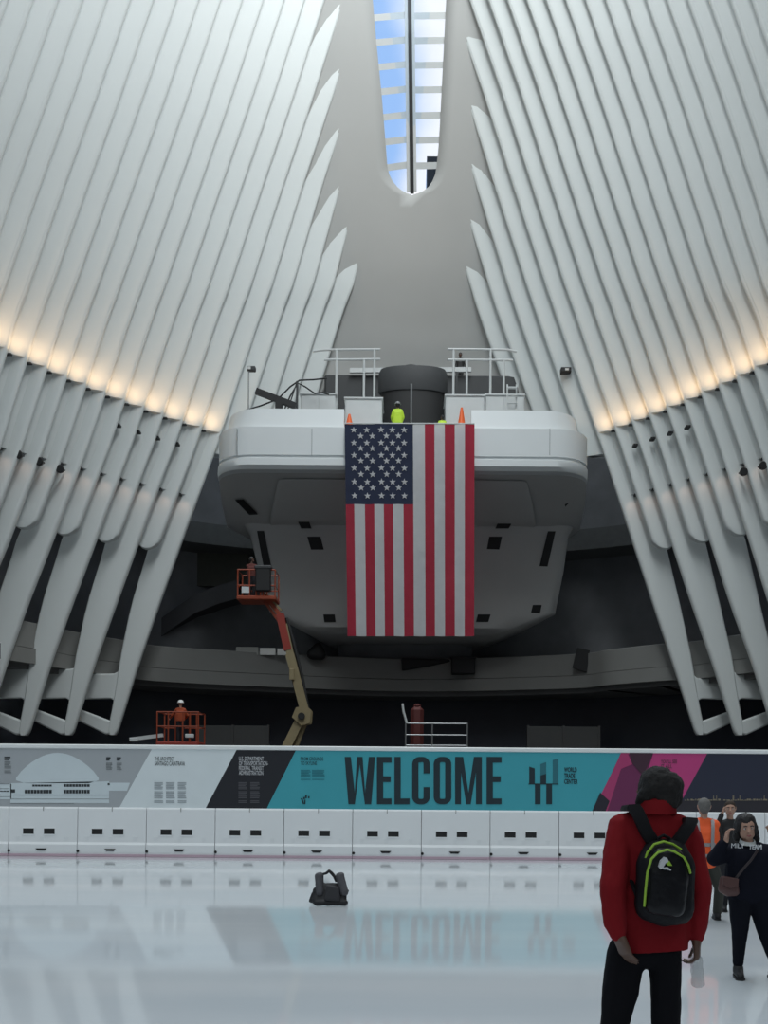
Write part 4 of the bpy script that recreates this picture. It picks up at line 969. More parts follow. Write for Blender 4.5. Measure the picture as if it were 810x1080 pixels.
# ---------------------------------------------------------------- people
def organic(name, hulls, m, parent, voxel=.012, smooth=3, wrinkle=0., wscale=9., cut=None, extra=None):
    """one continuous surface from overlapping hulls"""
    mb = MB()
    for h in hulls:
        mb.hull(h)
    me = bpy.data.meshes.new('tmp'); me.from_pydata([tuple(v) for v in mb.v], [], mb.f)
    ob = bpy.data.objects.new('tmp', me); COL.objects.link(ob)
    rm = ob.modifiers.new('r', 'REMESH'); rm.mode = 'VOXEL'; rm.voxel_size = voxel
    dg = bpy.context.evaluated_depsgraph_get(); me2 = bpy.data.meshes.new_from_object(ob.evaluated_get(dg))
    bpy.data.objects.remove(ob); bpy.data.meshes.remove(me)
    bm = bmesh.new(); bm.from_mesh(me2)
    for _ in range(smooth): bmesh.ops.smooth_vert(bm, verts=bm.verts, factor=.5, use_axis_x=True, use_axis_y=True, use_axis_z=True)
    if cut:
        for p, n in cut:
            g = bmesh.ops.bisect_plane(bm, geom=bm.verts[:]+bm.edges[:]+bm.faces[:], plane_co=p, plane_no=n, clear_outer=True)
            ed = [e for e in g['geom_cut'] if isinstance(e, bmesh.types.BMEdge)]
            if ed: bmesh.ops.holes_fill(bm, edges=ed)
    if wrinkle:
        bm.normal_update()
        for v in bm.verts:
            c = v.co
            n_ = noise.noise(Vector((c.x*wscale, c.y*wscale, c.z*wscale*.55))) + .5*noise.noise(Vector((c.x*wscale*2.3+5, c.y*wscale*2.3, c.z*wscale*1.6)))
            v.co += v.normal*n_*wrinkle
    off = wloc(parent)
    for v in bm.verts: v.co -= off
    bm.to_mesh(me2); bm.free(); me2.name = name; me2.materials.clear(); me2.materials.append(m)
    me2.polygons.foreach_set('use_smooth', [True]*len(me2.polygons)); me2.update()
    o = bpy.data.objects.new(name, me2); COL.objects.link(o); o.parent = parent
    return o
def head_hulls(c, R, s=1.):
    """head looking along local +y; c = centre of the skull"""
    T = lambda x, y, z: c + R @ Vector((x*s, y*s, z*s))
    H = [[(T(0,-.02,.03), .093*s), (T(0,.015,.035), .082*s)],
         [(T(0,.02,.0), .07*s), (T(.03,.03,-.06), .04*s), (T(-.03,.03,-.06), .04*s), (T(0,.055,-.085), .027*s)],
         [(T(0,.088,.012), .012*s), (T(0,.108,-.026), .014*s), (T(.012,.098,-.03), .010*s), (T(-.012,.098,-.03), .010*s)],
         [(T(-.03,.082,.03), .012*s), (T(.03,.082,.03), .012*s)],
         [(T(-.018,.085,-.056), .0085*s), (T(.018,.085,-.056), .0085*s)],
         [(T(-.014,.083,-.067), .009*s), (T(.014,.083,-.067), .009*s)]]
    for k in (-1, 1): H.append([(T(k*.083,-.01,.018), .012*s), (T(k*.09,-.022,.03), .016*s), (T(k*.082,-.008,-.025), .010*s)])
    return H
def face_parts(c, R, parent, s=1., brow=None):
    T = lambda x, y, z: c + R @ Vector((x*s, y*s, z*s))
    for k in (-1, 1):
        m = MB(); m.ball(T(k*.031,.074,.008), .012*s); e = m.build('eye', mat('eye_white', (.7,.7,.68), .3), parent)
        m = MB(); m.ball(T(k*.031,.0825,.008), .0062*s); m.build('iris', BLACK, e)
        m = MB(); m.tube([T(k*.014,.094,.030), T(k*.031,.094,.035), T(k*.048,.084,.029)], .005*s, 6); m.build('eyebrow', brow or BLACK, parent)
    m = MB(); m.hull([(T(-.017,.092,-.060), .006*s), (T(.017,.092,-.060), .006*s), (T(0,.095,-.066), .006*s)], 1); m.build('lips', mat('lips', (.38,.13,.12), .4), parent)
def hand_hulls(w, d, pn, side, curl=.5, s=1., spread=.012):
    """w wrist, d hand direction, pn palm normal (palm faces pn); thumb on the side given by +-1 along d x pn"""
    d = d.normalized(); pn = (pn - d*pn.dot(d)).normalized(); x = d.cross(pn)*side
    H = []
    P = lambda a, b, c: w + d*(a*s) + x*(b*s) + pn*(c*s)
    H.append([(P(0,0,0), .027*s), (P(.035,.022,0), .020*s), (P(.035,-.02,0), .019*s)])
    H.append([(P(.03,.024,0), .018*s), (P(.03,-.022,0), .017*s), (P(.09,.032,0), .0135*s), (P(.088,-.030,0), .0125*s), (P(.093,0,-.002), .014*s)])
    for i, (b, L) in enumerate(((.033,.072),(.011,.082),(-.011,.076),(-.031,.060))):
        p = P(.088,b,0); dirv = (d + x*((b)*spread*25)).normalized(); a = 0.; r = (.0098 - .0006*i)*s
        for q, f in ((.45, .9), (.32, 1.1), (.23, .8)):
            a += curl*f; v = dirv*math.cos(a) + pn*math.sin(a); p2 = p + v*(L*q*s*1.05)
            H.append([(p, r), (p2, r*.9)]); p = p2; r *= .92
    p = P(.03,.03,.004); r = .0125*s
    for (a, b, c, L) in ((.62,.70,.30,.042),(.85,.42,.38,.034),(.95,.15,.45,.026)):
        v = (d*a + x*b + pn*c).normalized(); p2 = p + v*(L*s); H.append([(p, r), (p2, r*.9)]); p = p2; r *= .9
    return H
def shoe(parent, ankle, fwd, m, L=.28):
    f = Vector((fwd[0], fwd[1], 0)).normalized(); a = Vector((ankle.x, ankle.y, 0)); mb = [[(a + Vector((0,0,.09)), .05), (a - f*.05 + Vector((0,0,.045)), .043), (a + f*.05 + Vector((0,0,.045)), .045)], [(a + f*.05 + Vector((0,0,.05)), .045), (a + f*(L-.10) + Vector((0,0,.038)), .036)]]
    cut = [(Vector((0,0,.012)), Vector((0,0,-1)))]
    o = organic('shoe', mb, m, parent, .01, 2, cut=cut)
    s = MB(); x = Vector((-f.y, f.x, 0))
    outl = [(-.09,.03),(-.05,.045),(.06,.047),(L-.1,.043),(L-.065,.02),(L-.065,-.02),(L-.1,-.043),(.06,-.045),(-.05,-.043),(-.09,-.03)]
    s.prism([a + f*u + x*v for u, v in outl], .022, (0,0,1)); s.build('sole', BLACK, o)
def rotm(yaw, pitch=0., roll=0.):
    """local +y forward; yaw about z, pitch up positive"""
    return (Matrix.Rotation(yaw, 3, 'Z') @ Matrix.Rotation(pitch, 3, 'X') @ Matrix.Rotation(roll, 3, 'Y'))
V = Vector
def man_red():
    Y = 4.83; J = lambda x, y, dy=0.: at(x, y, Y) + V((0,dy,0))
    hip = J(683, 1010); r = empty('person', (hip.x, Y, 0), 'person in a red jacket and black trousers seen from behind, looking up', 'person')
    hc = J(697, 834, .03); R = rotm(math.radians(-12), math.radians(38), math.radians(-12))
    nk = J(692, 853, -.02)
    shL, shR = J(653, 880, -.02), J(726, 884, -.02); elL, elR = J(641.5, 932, -.10), J(735, 938, -.06); wrL, wrR = J(646, 981, -.13), J(734.5, 989, .0)
    hiL, hiR = J(664, 1008), J(700, 1008); knL, knR = J(652, 1085, .05), J(703, 1098, .0); anL = V((J(655, 1180).x, Y+.02, .09)); anR = V((J(709, 1180).x, Y+.06, .09))
    H = head_hulls(hc, R, 1.06)
    H += [[(nk, .06), (hc + V((0,-.01,-.05)), .058)], [(nk, .06), (J(690,868), .07)],
          [(shL, .05), (shR, .05), (J(689,905), .10), (J(690,950), .09)], [(J(690,950), .09), (J(668,1004), .075), (J(698,1004), .075)],
          [(shL, .052), (elL, .042)], [(elL, .042), (wrL, .028)], [(shR, .052), (elR, .042)], [(elR, .042), (wrR, .028)],
          [(J(663,1006), .075), (J(650,1085,.05), .055)], [(J(650,1085,.05), .055), (anL, .04)], [(J(700,1006), .07), (J(702,1090), .055)], [(J(702,1090), .055), (anR, .04)]]
    H += hand_hulls(wrL, V((.36,-.06,-.9)), V((.75,.35,.2)), -1, .3, 1.08)
    H += hand_hulls(wrR, V((.03,.0,-1)), V((-.9,.35,0)), 1, .75, 1.08)
    organic('body', H, SKIN_D, r, .0075, 2)
    RED = mat('red_jacket', (.19,.008,.012), .85, var=.12, scale=6, bump=.3, spec=.15)
    K = [[(J(655,872,-.01), .07), (J(722,876,-.01), .07), (J(690,866,-.02), .08), (J(690,905,-.02), .13)],
         [(J(671,885), .10), (J(708,887), .10), (J(674,1010), .10), (J(705,1010), .095)], [(J(671,940), .105), (J(707,940), .1), (J(670,1010), .108), (J(704,1012), .1)],
         [(J(692,866,-.02), .085), (J(690,851,-.02), .082), (J(694,850,.02), .075)],
         [(shL, .072), (elL, .068)], [(elL, .068), (J(643,968,-.11), .058)], [(J(643,968,-.11), .058), (J(645.5,980,-.13), .043)],
         [(shR, .066), (elR, .060)], [(elR, .060), (J(735,976,-.01), .053)], [(J(735,976,-.01), .053), (J(735,987,0), .040)]]
    organic('jacket', K, RED, r, .009, 3, .006, 13, cut=[(J(690,1001), V((.04,0,-1)))])
    # raised collar
    m = MB(); n = 20; rings = []
    for i in range(n):
        a = 2*math.pi*i/n; u = V((math.cos(a), math.sin(a), 0))
        rings.append([J(691,858,-.01) + u*.105, J(692,846,-.01) + u*V((1,1,1)).x*.092 + V((0,0,-.012*math.sin(a))), J(692,847,-.01) + u*.078, J(691,860,-.01) + u*.085])
    rings.append(rings[0]); m.loft(rings, caps=False, smooth=True); m.build('collar', RED, r)
    BT = mat('black_trousers', (.006,.006,.008), .9, var=.2, bump=.2, spec=.12)
    lk, rk = J(650,1085,.05), J(702,1090,.0)
    K = [[(J(663,1004), .095), (J(700,1004), .088), (J(670,985), .09), (J(702,985), .088)],
         [(J(661,1004), .10), (J(655,1048,.02), .095)], [(J(655,1048,.02), .095), (lk, .074)], [(lk, .074), (V((anL.x, anL.y-.02, .14)), .07)], [(V((anL.x, anL.y-.02, .14)), .07), (V((anL.x, anL.y, .06)), .066)],
         [(J(700,1004), .092), (J(702,1045), .079)], [(J(702,1045), .079), (rk, .074)], [(rk, .074), (V((anR.x, anR.y-.02, .14)), .07)], [(V((anR.x, anR.y-.02, .14)), .07), (V((anR.x, anR.y, .06)), .066)]]
    organic('trousers', K, BT, r, .011, 3, .006, 10, cut=[(V((0,0,.035)), V((0,0,-1)))])
    shoe(r, anL, (-.15,1), BLACK); shoe(r, anR, (.15,1), BLACK)
    HAIR = mat('black_hair', (.010,.009,.009), .9, var=.4, scale=40, bump=.6)
    T = lambda x, y, z: hc + R @ V((x, y, z))
    K = [[(T(0,-.02,.035), .103), (T(0,-.01,.05), .098)], [(J(702,830,-.02), .087), (J(697,836,.0), .088)], [(J(692,830,-.03), .080), (J(681,840,-.03), .05), (J(675,846,-.02), .030)], [(J(698,844,-.03), .075), (J(708,842,-.0), .058)]]
    organic('hair', K, HAIR, r, .009, 2, .006, 45)
    K = [[(T(-.06,.03,-.06), .03), (T(0,.075,-.10), .034), (T(.06,.03,-.06), .03)], [(T(-.07,.0,-.03), .022), (T(-.05,.04,-.075), .03)], [(T(.07,.0,-.03), .022), (T(.05,.04,-.075), .03)]]
    organic('beard', K, HAIR, r, .009, 2, .005, 45)
    face_parts(hc, R, r, 1.06)
    # backpack
    Yb = Y - .15; Q = lambda x, y, d=0.: at(x, y, Yb - d)
    bp = empty('backpack', Q(699, 972), 'black backpack with lime green piping on the back of the red jacket', 'backpack')
    NYL = mat('black_nylon', (.006,.006,.008), .6, var=.3, scale=12, bump=.3, spec=.2); LIME = mat('lime_piping', (.30,.50,.04), .5, var=.1)
    K = [[(Q(691,897,-.02), .06), (Q(712,897,-.02), .06), (Q(688,912), .08), (Q(716,914), .08), (Q(687,955), .085), (Q(714,958), .085), (Q(700,963,-.01), .07)]]
    organic('main_compartment', K, NYL, bp, .009, 2, .003, 20)
    K = [[(Q(697,904,.06), .05), (Q(710,904,.06), .05), (Q(692,922,.07), .05), (Q(716,925,.07), .05), (Q(690,955,.075), .045), (Q(712,957,.075), .05)]]
    organic('front_pocket', K, mat('black_nylon_pocket', (.005,.005,.007), .4, var=.3, scale=14, bump=.3, spec=.25), bp, .008, 2, .003, 22)
    # piping follows the curved edge of main body and pocket
    m = MB(); m.tube([Q(677.6,922,.03), Q(678.5,912,.035), Q(683,899,.05), Q(690,890.5,.05), Q(700,887.5,.05), Q(710,890.5,.05), Q(718.5,896,.045)], .0065, 6); m.build('piping', LIME, bp)
    m = MB(); m.tube([Q(679.6,956,.085), Q(681,937,.105), Q(682.8,920,.115), Q(687,906,.120), Q(694,899,.118), Q(704,896,.118), Q(712,898.5,.12), Q(721,904,.11), Q(726,913,.095), Q(728,921,.075)], .0062, 6); m.build('piping', LIME, bp)
    m = MB(); LOGO = mat('logo_silver', (.55,.55,.57), .4)
    for q in ([(695,914),(697,908),(701,904),(704,905),(705.5,909),(702,910.5),(699.5,915),(697,917)],[(699,915.2),(704,914.6),(708,917),(707.5,918.4),(703,917),(700,917)]):
        m.prism([Q(x, y, .132) for x, y in q], .02)
    m.build('emblem', LOGO, bp)
    m = MB(); m.prism([Q(703,911,.134), Q(706,908,.134), Q(709,913,.134), Q(705,913,.134)], .02); m.build('emblem_flash', LIME, bp)
    for q, nm in (([(668,852,.0),(672,856,-.02+.02),(682,878,.02),(692,893,.0)], 'L'), ([(729,866,.0),(726,872,.02),(717,885,.02),(708,895,0)], 'R')):
        pts = [at(x, y, Y - .12 - d) for x, y, d in q]; pts = [pts[0] + V((0,.14,-.01))] + pts
        m = MB(); 
        for a, b in zip(pts[:-1], pts[1:]): pass
        rings = []
        for i, p in enumerate(pts):
            t = (pts[min(i+1, len(pts)-1)] - pts[max(i-1, 0)]).normalized(); nrm = V((0,-1,0)) if i > 1 else V((0,-.5,.85)); x = t.cross(nrm).normalized()
            rings.append([p + x*.034, p + x*.028 + nrm*.022, p - x*.028 + nrm*.022, p - x*.034, p - x*.03 - nrm*.012, p + x*.03 - nrm*.012])
        m.loft(rings, smooth=True); m.build('shoulder_strap', NYL, bp)
    m = MB(); m.tube([Q(695,890,-.0), Q(694,884,.0), Q(700,881,.01), Q(706,884,0), Q(705,890,0)], .009, 8); m.build('haul_loop', NYL, bp)
    for q in ([(663,922),(672,945),(682,958)],[(733,930),(727,945),(718,958)]): m = MB(); m.tube([at(q[0][0], q[0][1], Y-.06)] + [Q(x, y, -.02) for x, y in q[1:]], .012, 6); m.build('lower_strap', NYL, bp)
    # bottle held by the neck in the right hand
    a = J(733, 1000, -.01); b = J(737.5, 1039, .02); dv = (b-a).normalized()
    bt = empty('water_bottle', b, 'crumpled clear plastic water bottle held in the hand of the red jacket person', 'bottle')
    PET = bpy.data.materials.new('clear_plastic'); PET.use_nodes = True; nt = PET.node_tree; bs = nt.nodes['Principled BSDF']; bs.inputs['Base Color'].default_value = (.8,.84,.86,1); bs.inputs['Roughness'].default_value = .12; bs.inputs['Alpha'].default_value = .36; bs.inputs['IOR'].default_value = 1.45
    nz = nt.nodes.new('ShaderNodeTexNoise'); nz.inputs['Scale'].default_value = 38; bpn = nt.nodes.new('ShaderNodeBump'); bpn.inputs['Strength'].default_value = .9; bpn.inputs['Distance'].default_value = .02; nt.links.new(nz.outputs['Fac'], bpn.inputs['Height']); nt.links.new(bpn.outputs[0], bs.inputs['Normal'])
    prof = [(.0,.012),(.012,.013),(.03,.014),(.05,.028),(.075,.033),(.10,.030),(.12,.033),(.15,.030),(.175,.034),(.195,.033),(.205,.02)]
    m = MB(); u = dv.cross(V((0,1,0))).normalized(); w = dv.cross(u); rings = []
    for i, (h, rad) in enumerate(prof):
        ring = []
        for k in range(16):
            an = 2*math.pi*k/16; rr = rad*(1 + (.16*noise.noise(V((k*.9, i*.8, 2)))) * (1 if h > .04 else 0)); ring.append(a + dv*h + (u*math.cos(an) + w*math.sin(an))*rr)
        rings.append(ring)
    m.loft(rings, smooth=True); m.build('bottle_body', PET, bt)
    m = MB(); m.tube([a - dv*.014, a + dv*.004], .015, 12); m.build('cap', mat('bottle_cap', (.7,.72,.75), .4), bt)
man_red()
def woman():
    Y = 8.93; J = lambda x, y, dy=0.: at(x, y, Y) + V((0,dy,0))
    r = empty('person', (J(792,950).x, Y, 0), 'person in a dark navy lettered sweatshirt facing the camera with raised hands', 'person')
    hc = J(787.0, 873.5, 0); R = rotm(math.pi + math.radians(-4), math.radians(-6), math.radians(4)); s = .96
    shL, shR = J(773,898), J(808,898); elL, elR = J(751.5,905,-.06), J(821,908,-.06); wrL, wrR = J(760.5,886,-.14), J(811,884,-.12)
    hiL, hiR = J(781,945), J(799,945); knL, knR = J(779,984,-.03), J(807,986,-.03); anL = V((J(778.5,1018).x, Y, .08)); anR = V((J(816,1018).x, Y-.05, .08))
    H = head_hulls(hc, R, s) + [[(J(788,884), .045), (J(790,893), .055)], [(shL, .05), (shR, .05), (J(790,925), .09)], [(J(790,925), .09), (hiL, .09), (hiR, .09)],
        [(shL,.042),(elL,.035)],[(elL,.035),(wrL,.025)],[(shR,.042),(elR,.035)],[(elR,.035),(wrR,.025)],[(hiL,.08),(knL,.05)],[(knL,.05),(anL,.034)],[(hiR,.08),(knR,.05)],[(knR,.05),(anR,.034)]]
    H += hand_hulls(wrL, V((.12,-.1,.9)), V((.7,-.5,.1)), -1, .6, .95); H += hand_hulls(wrR, V((-.35,-.1,.9)), V((-.7,-.5,0)), 1, .35, .95)
    organic('body', H, SKIN_L, r, .008, 2)
    NAVY = mat('navy_sweatshirt', (.008,.009,.016), .9, var=.2, bump=.2, spec=.12)
    K = [[(shL,.07),(shR,.07),(J(790,893),.07),(J(790,920),.14)],[(J(780,905),.13),(J(802,905),.13),(J(780,938),.135),(J(801,938),.135)],[(J(780,935),.14),(J(801,935),.14),(J(781,944),.12),(J(801,944),.12)],
         [(shL,.08),(J(759,902,-.03),.085)],[(J(759,902,-.03),.085),(elL,.07)],[(elL,.075),(J(758.5,889,-.12),.05)],[(shR,.08),(elR,.075)],[(elR,.075),(J(812.5,887,-.11),.05)]]
    organic('sweatshirt', K, NAVY, r, .010, 4, .006, 12)
    m = MB(); c0 = J(787.5,887.0,-.02); rings = []
    for i in range(17):
        a = 2*math.pi*i/16; u = V((math.cos(a), math.sin(a), 0)); rings.append([c0 + u*.078 + V((0,0,-.03+.012*math.sin(a))), c0 + u*.068 + V((0,0,.012+.02*math.sin(a))), c0 + u*.058 + V((0,0,.012+.02*math.sin(a)))])
    m.loft(rings, caps=False, smooth=True); m.build('collar', mat('pale_collar', (.45,.47,.47), .7), r)
    # chest lettering lies on the cloth
    m = MB(); 
    for sx, x0, x1, y0, y1 in (('MILY', 772.8, 785.6, 889.8, 894.6), ('TEAM', 790.2, 803.8, 891.0, 895.6)): text_mesh(m, sx, x0, x1, y0, y1, Y-.19, .0)
    mm = MB(); mm.v = [v + V((0, .0 + .9*(v.x - J(789,892).x)**2 , 0)) for v in m.v]; mm.f = m.f; mm.sm = m.sm; mm.mi = m.mi
    lt = mm.build('chest_lettering', mat('letter_white', (.62,.63,.65), .7), r, fixn=False); so = lt.modifiers.new('s', 'SOLIDIFY'); so.thickness = .02
    PN = mat('navy_trousers', (.007,.008,.013), .9, var=.2, spec=.12)
    K = [[(hiL,.11),(hiR,.11),(J(783,935),.11),(J(799,935),.11)],[(hiL,.115),(knL,.075)],[(knL,.075),(anL+V((0,0,.06)),.052)],[(hiR,.115),(knR,.075)],[(knR,.075),(anR+V((0,0,.06)),.052)]]
    organic('trousers', K, PN, r, .011, 3, .004, 12)
    shoe(r, anL, (-.2,-1), BLACK, .25); shoe(r, anR, (.25,-1), BLACK, .25)
    HAIR = mat('dark_long_hair', (.012,.010,.011), .6, var=.4, scale=40, bump=.5); T = lambda x, y, z: hc + R @ V((x*s, y*s, z*s))
    K = [[(T(0,-.03,.05),.100),(T(0,.0,.068),.086)],[(T(-.06,-.04,.02),.055),(T(-.09,-.05,-.12),.05)],[(T(.06,-.04,.02),.055),(T(.08,-.05,-.10),.04)],[(T(0,-.07,0),.075),(T(0,-.075,-.14),.06)],[(T(.062,.03,.05),.032),(T(.085,.0,-.02),.028)],[(T(-.062,.03,.05),.032),(T(-.09,.0,-.05),.034)]]
    organic('hair', K, HAIR, r, .009, 2, .006, 40); face_parts(hc, R, r, s)
    bag = empty('shoulder_bag', J(763.5, 940, -.1), 'brown crossbody bag hanging at the hip of the navy sweatshirt person', 'bag')
    LEA = mat('brown_leather', (.085,.038,.035), .5, var=.2)
    m = organic('bag_body', [[(J(757.5,926,-.14),.035),(J(769,928,-.14),.035),(J(756.5,936,-.14),.04),(J(770,939,-.14),.04),(J(762,940,-.14),.035)]], LEA, bag, .009, 3)
    m = MB(); m.prism([J(755,923,-.19), J(772,925,-.19), J(771,932,-.195), J(763,935,-.198), J(755.5,931,-.195)], .02); m.build('flap', LEA, bag, bevel=.004)
    m = MB(); P = [J(770,925,-.15), J(777,915,-.165), J(785,906,-.17), J(792,897,-.15), J(797,892,-.07), J(800,891,.0)]; rings = []
    for i, p in enumerate(P):
        t = (P[min(i+1,5)]-P[max(i-1,0)]).normalized(); x = t.cross(V((0,-1,0))).normalized(); rings.append([p+x*.012, p+x*.01+V((0,-.008,0)), p-x*.01+V((0,-.008,0)), p-x*.012])
    m.loft(rings, smooth=True); m.build('strap', mat('strap_dark', (.035,.025,.028), .6), bag)
    ph = empty('phone', J(766.3, 876, -.2), 'dark phone in the raised hand of the navy sweatshirt person', 'phone')
    return r
woman(); bpy.data.objects.remove(bpy.data.objects['phone'])
def generic(label, Y, hx, hy, foot_y, yaw, H_m, jacket, trousers, hair, skin, arms, s=1., grp=None, feet=None, z0=None, lean=0., pose=None, helmet=None, cat='person'):
    """upright person; hx, hy = head centre in the photo; arms = [(elbow offset, wrist offset)] for image-left and image-right"""
    hc = at(hx, hy, Y); zf = z0 if z0 is not None else 0.
    r = empty('person', (hc.x, Y, zf), label, cat)
    k = (hc.z - zf)/1.66; f = rotm(yaw) @ V((0,1,0)); cx = hc.x
    Z = lambda z: zf + z*k
    B = lambda x, y, z: V((cx + x*k, Y, 0)) + f*(y*k) + V((0,0,Z(z)))
    R = rotm(yaw, math.radians(arms.get('pitch', 0)))
    sx = 1
    HH = head_hulls(hc, R, k)
    sL, sR = B(-.165,0,1.40), B(.165,0,1.40); 
    eL, wL = B(*arms['L'][0]), B(*arms['L'][1]); eR, wR = B(*arms['R'][0]), B(*arms['R'][1])
    hL, hR = B(-.08,0,.92), B(.08,0,.92); d = feet or ((-.09,0),(.09,0))
    kL, kR = B(d[0][0]*1.05, .03+d[0][1]*.4, .49), B(d[1][0]*1.05, .03+d[1][1]*.4, .49); aL = B(d[0][0], d[0][1], .085); aR = B(d[1][0], d[1][1], .085)
    H = HH + [[(B(0,-.01,1.46),.055*k),(hc+V((0,0,-.06*k)),.052*k)],[(sL,.055*k),(sR,.055*k),(B(0,0,1.15),.11*k)],[(B(0,0,1.15),.11*k),(hL,.1*k),(hR,.1*k)],[(sL,.045*k),(eL,.038*k)],[(eL,.038*k),(wL,.026*k)],[(sR,.045*k),(eR,.038*k)],[(eR,.038*k),(wR,.026*k)],[(hL,.085*k),(kL,.055*k)],[(kL,.055*k),(aL,.038*k)],[(hR,.085*k),(kR,.055*k)],[(kR,.055*k),(aR,.038*k)]]
    for nm, e, w, sd in (('L', eL, wL, -1), ('R', eR, wR, 1)):
        H += hand_hulls(w, (w-e).normalized(), V((-sd*.8,0,0)) + f*.4, sd if f.y > 0 else -sd, .5, k*.95)
    organic('body', H, skin, r, .010, 2)
    K = [[(sL,.075*k),(sR,.075*k),(B(0,0,1.45),.07*k),(B(0,0,1.2),.14*k)],[(B(-.07,0,1.28),.13*k),(B(.07,0,1.28),.13*k),(B(-.075,0,.94),.12*k),(B(.075,0,.94),.12*k)],
         [(sL,.072*k),(eL,.062*k)],[(eL,.062*k),(wL.lerp(eL,.12),.044*k)],[(sR,.072*k),(eR,.062*k)],[(eR,.062*k),(wR.lerp(eR,.12),.044*k)]]
    organic('jacket', K, jacket, r, .012, 4, .006*k, 11)
    K = [[(hL,.115*k),(hR,.115*k),(B(-.07,0,1.0),.105*k),(B(.07,0,1.0),.105*k)],[(hL,.112*k),(kL,.082*k)],[(kL,.082*k),(aL+V((0,0,.03*k)),.066*k)],[(hR,.112*k),(kR,.082*k)],[(kR,.082*k),(aR+V((0,0,.03*k)),.066*k)]]
    organic('trousers', K, trousers, r, .012, 3, .004*k, 11)
    if zf == 0:
        shoe(r, aL, f[:2], BLACK); shoe(r, aR, f[:2], BLACK)
    else:
        for a in (aL, aR): m = MB(); m.hull([(V((a.x,a.y,zf+.045)) - f*.04*k, .042*k), (V((a.x,a.y,zf+.04)) + f*.13*k, .036*k)]); m.build('shoe', BLACK, r)
    T = lambda x, y, z: hc + R @ V((x*k, y*k, z*k))
    if helmet is None or hair is not None:
        hs = [[(T(0,-.026,.045),.098*k),(T(0,-.0,.062),.088*k)],[(T(0,-.05,0),.082*k),(T(0,-.045,-.03),.065*k)],[(T(-.07,-.01,.02),.03*k),(T(.07,-.01,.02),.03*k)]]
        organic('hair', hs, hair or BLACK, r, .010, 2, .004*k, 40)
    if helmet is not None:
        m = MB(); prof = [(.150,.035),(.150,.045),(.122,.055),(.118,.09),(.095,.135),(.05,.16),(.0001,.165)]
        n = 20; vs = []
        rings = [[T(rr*k*0 + rr*math.cos(2*math.pi*i/n), rr*1.12*math.sin(2*math.pi*i/n), h) for i in range(n)] for rr, h in prof]
        m.loft(rings, smooth=True); m.build('helmet', helmet, r)
    face_parts(hc, R, r, k)
    return r, B, k, f
def vest(r, B, k, m, stripe=None, loose=.0):
    K = [[(B(-.15,0,1.41),.088*k),(B(.15,0,1.41),.088*k),(B(0,0,1.46),.075*k),(B(0,0,1.2),.155*k)],[(B(-.085,0,1.3),.14*k),(B(.085,0,1.3),.14*k),(B(-.09,0,.90),.135*k),(B(.09,0,.90),.135*k)]]
    v = organic('safety_vest', K, m, r, .012, 3, .004*k, 11)
    if stripe:
        for z in (1.13, .97):
            mm = MB(); rings = []
            for i in range(25):
                a = 2*math.pi*i/24; e = V((math.cos(a)*.228*k, math.sin(a)*.147*k, 0)); c = B(0,0,z); rings.append([c+e*1.0+V((0,0,-.025*k)), c+e*1.03+V((0,0,-.025*k)), c+e*1.03+V((0,0,.025*k)), c+e*1.0+V((0,0,.025*k))])
            mm.loft(rings, caps=False, smooth=True); mm.build('reflective_stripe', stripe, v)
        for sx in (-1, 1):
            mm = MB(); P = [B(sx*.10,-.152,1.0), B(sx*.10,-.156,1.2), B(sx*.105,-.145,1.36), B(sx*.11,-.10,1.46), B(sx*.11,.0,1.505)]; rings = []
            for i, p in enumerate(P):
                d = V((.024*k,0,0)); nn = V((0,-.006,.004)); rings.append([p-d, p-d+nn, p+d+nn, p+d])
            mm.loft(rings, smooth=True); mm.build('reflective_stripe', stripe, v)
    return v
down = {'L': ((-.235,-.02,1.12),(-.23,.06,.88)), 'R': ((.235,-.02,1.12),(.23,.06,.88))}
DKJ = mat('dark_jacket', (.016,.016,.018), .8, var=.2); OLIVE = mat('olive_trousers', (.035,.037,.03), .8, var=.15); GREYH = mat('grey_hair', (.13,.125,.12), .8, var=.3, scale=30); NAVYT = mat('dark_trousers', (.012,.013,.018), .8)
HVO = mat('hi_vis_orange', (.95,.13,.03), .7, var=.06, bump=.15)
r, B, k, f = generic('person in an orange hi-vis vest and olive trousers standing with back to the camera', 12.7, 742.5, 852, 970, math.radians(-8), 1.7, DKJ, OLIVE, GREYH, SKIN_L, {'L': ((-.25,.05,1.14),(-.16,.24,1.08)), 'R': ((.25,.05,1.14),(.16,.24,1.08))}, feet=((-.02,-.03),(.25,.25)))
vest(r, B, k, HVO, mat('reflective_grey', (.30,.29,.30), .4))
r, B, k, f = generic('person in dark jacket raising a hand to the brow, behind the navy sweatshirt person', 13.9, 770, 853.5, 960, math.radians(165), 1.65, DKJ, NAVYT, mat('short_brown_hair', (.035,.022,.015), .8, var=.3, scale=30), SKIN_L, {'L': ((-.22,.12,1.34),(-.135,.16,1.60)), 'R': ((.235,.02,1.14),(.2,.12,.92))})
HVY = YELLOWV
r, B, k, f = generic('person in a lime yellow hi-vis vest standing left of the pole on the balcony', 42.9, 419.5, 427.6, 0, math.radians(5), 1.7, HVY, NAVYT, BLACK, SKIN_D, {'L': ((-.25,.03,1.16),(-.2,.22,1.02)), 'R': ((.25,.03,1.16),(.2,.22,1.02))}, z0=DZ, helmet=mat('grey_helmet', (.25,.26,.27), .4)); vest(r, B, k, HVY)
r, B, k, f = generic('person in a lime yellow vest crouched behind the flag stripes on the balcony', 41.9, 466.5, 440.6, 0, math.radians(40), 1.0, HVY, NAVYT, BLACK, SKIN_D, down, z0=DZ - .55); vest(r, B, k, HVY)
r.location.z += 0
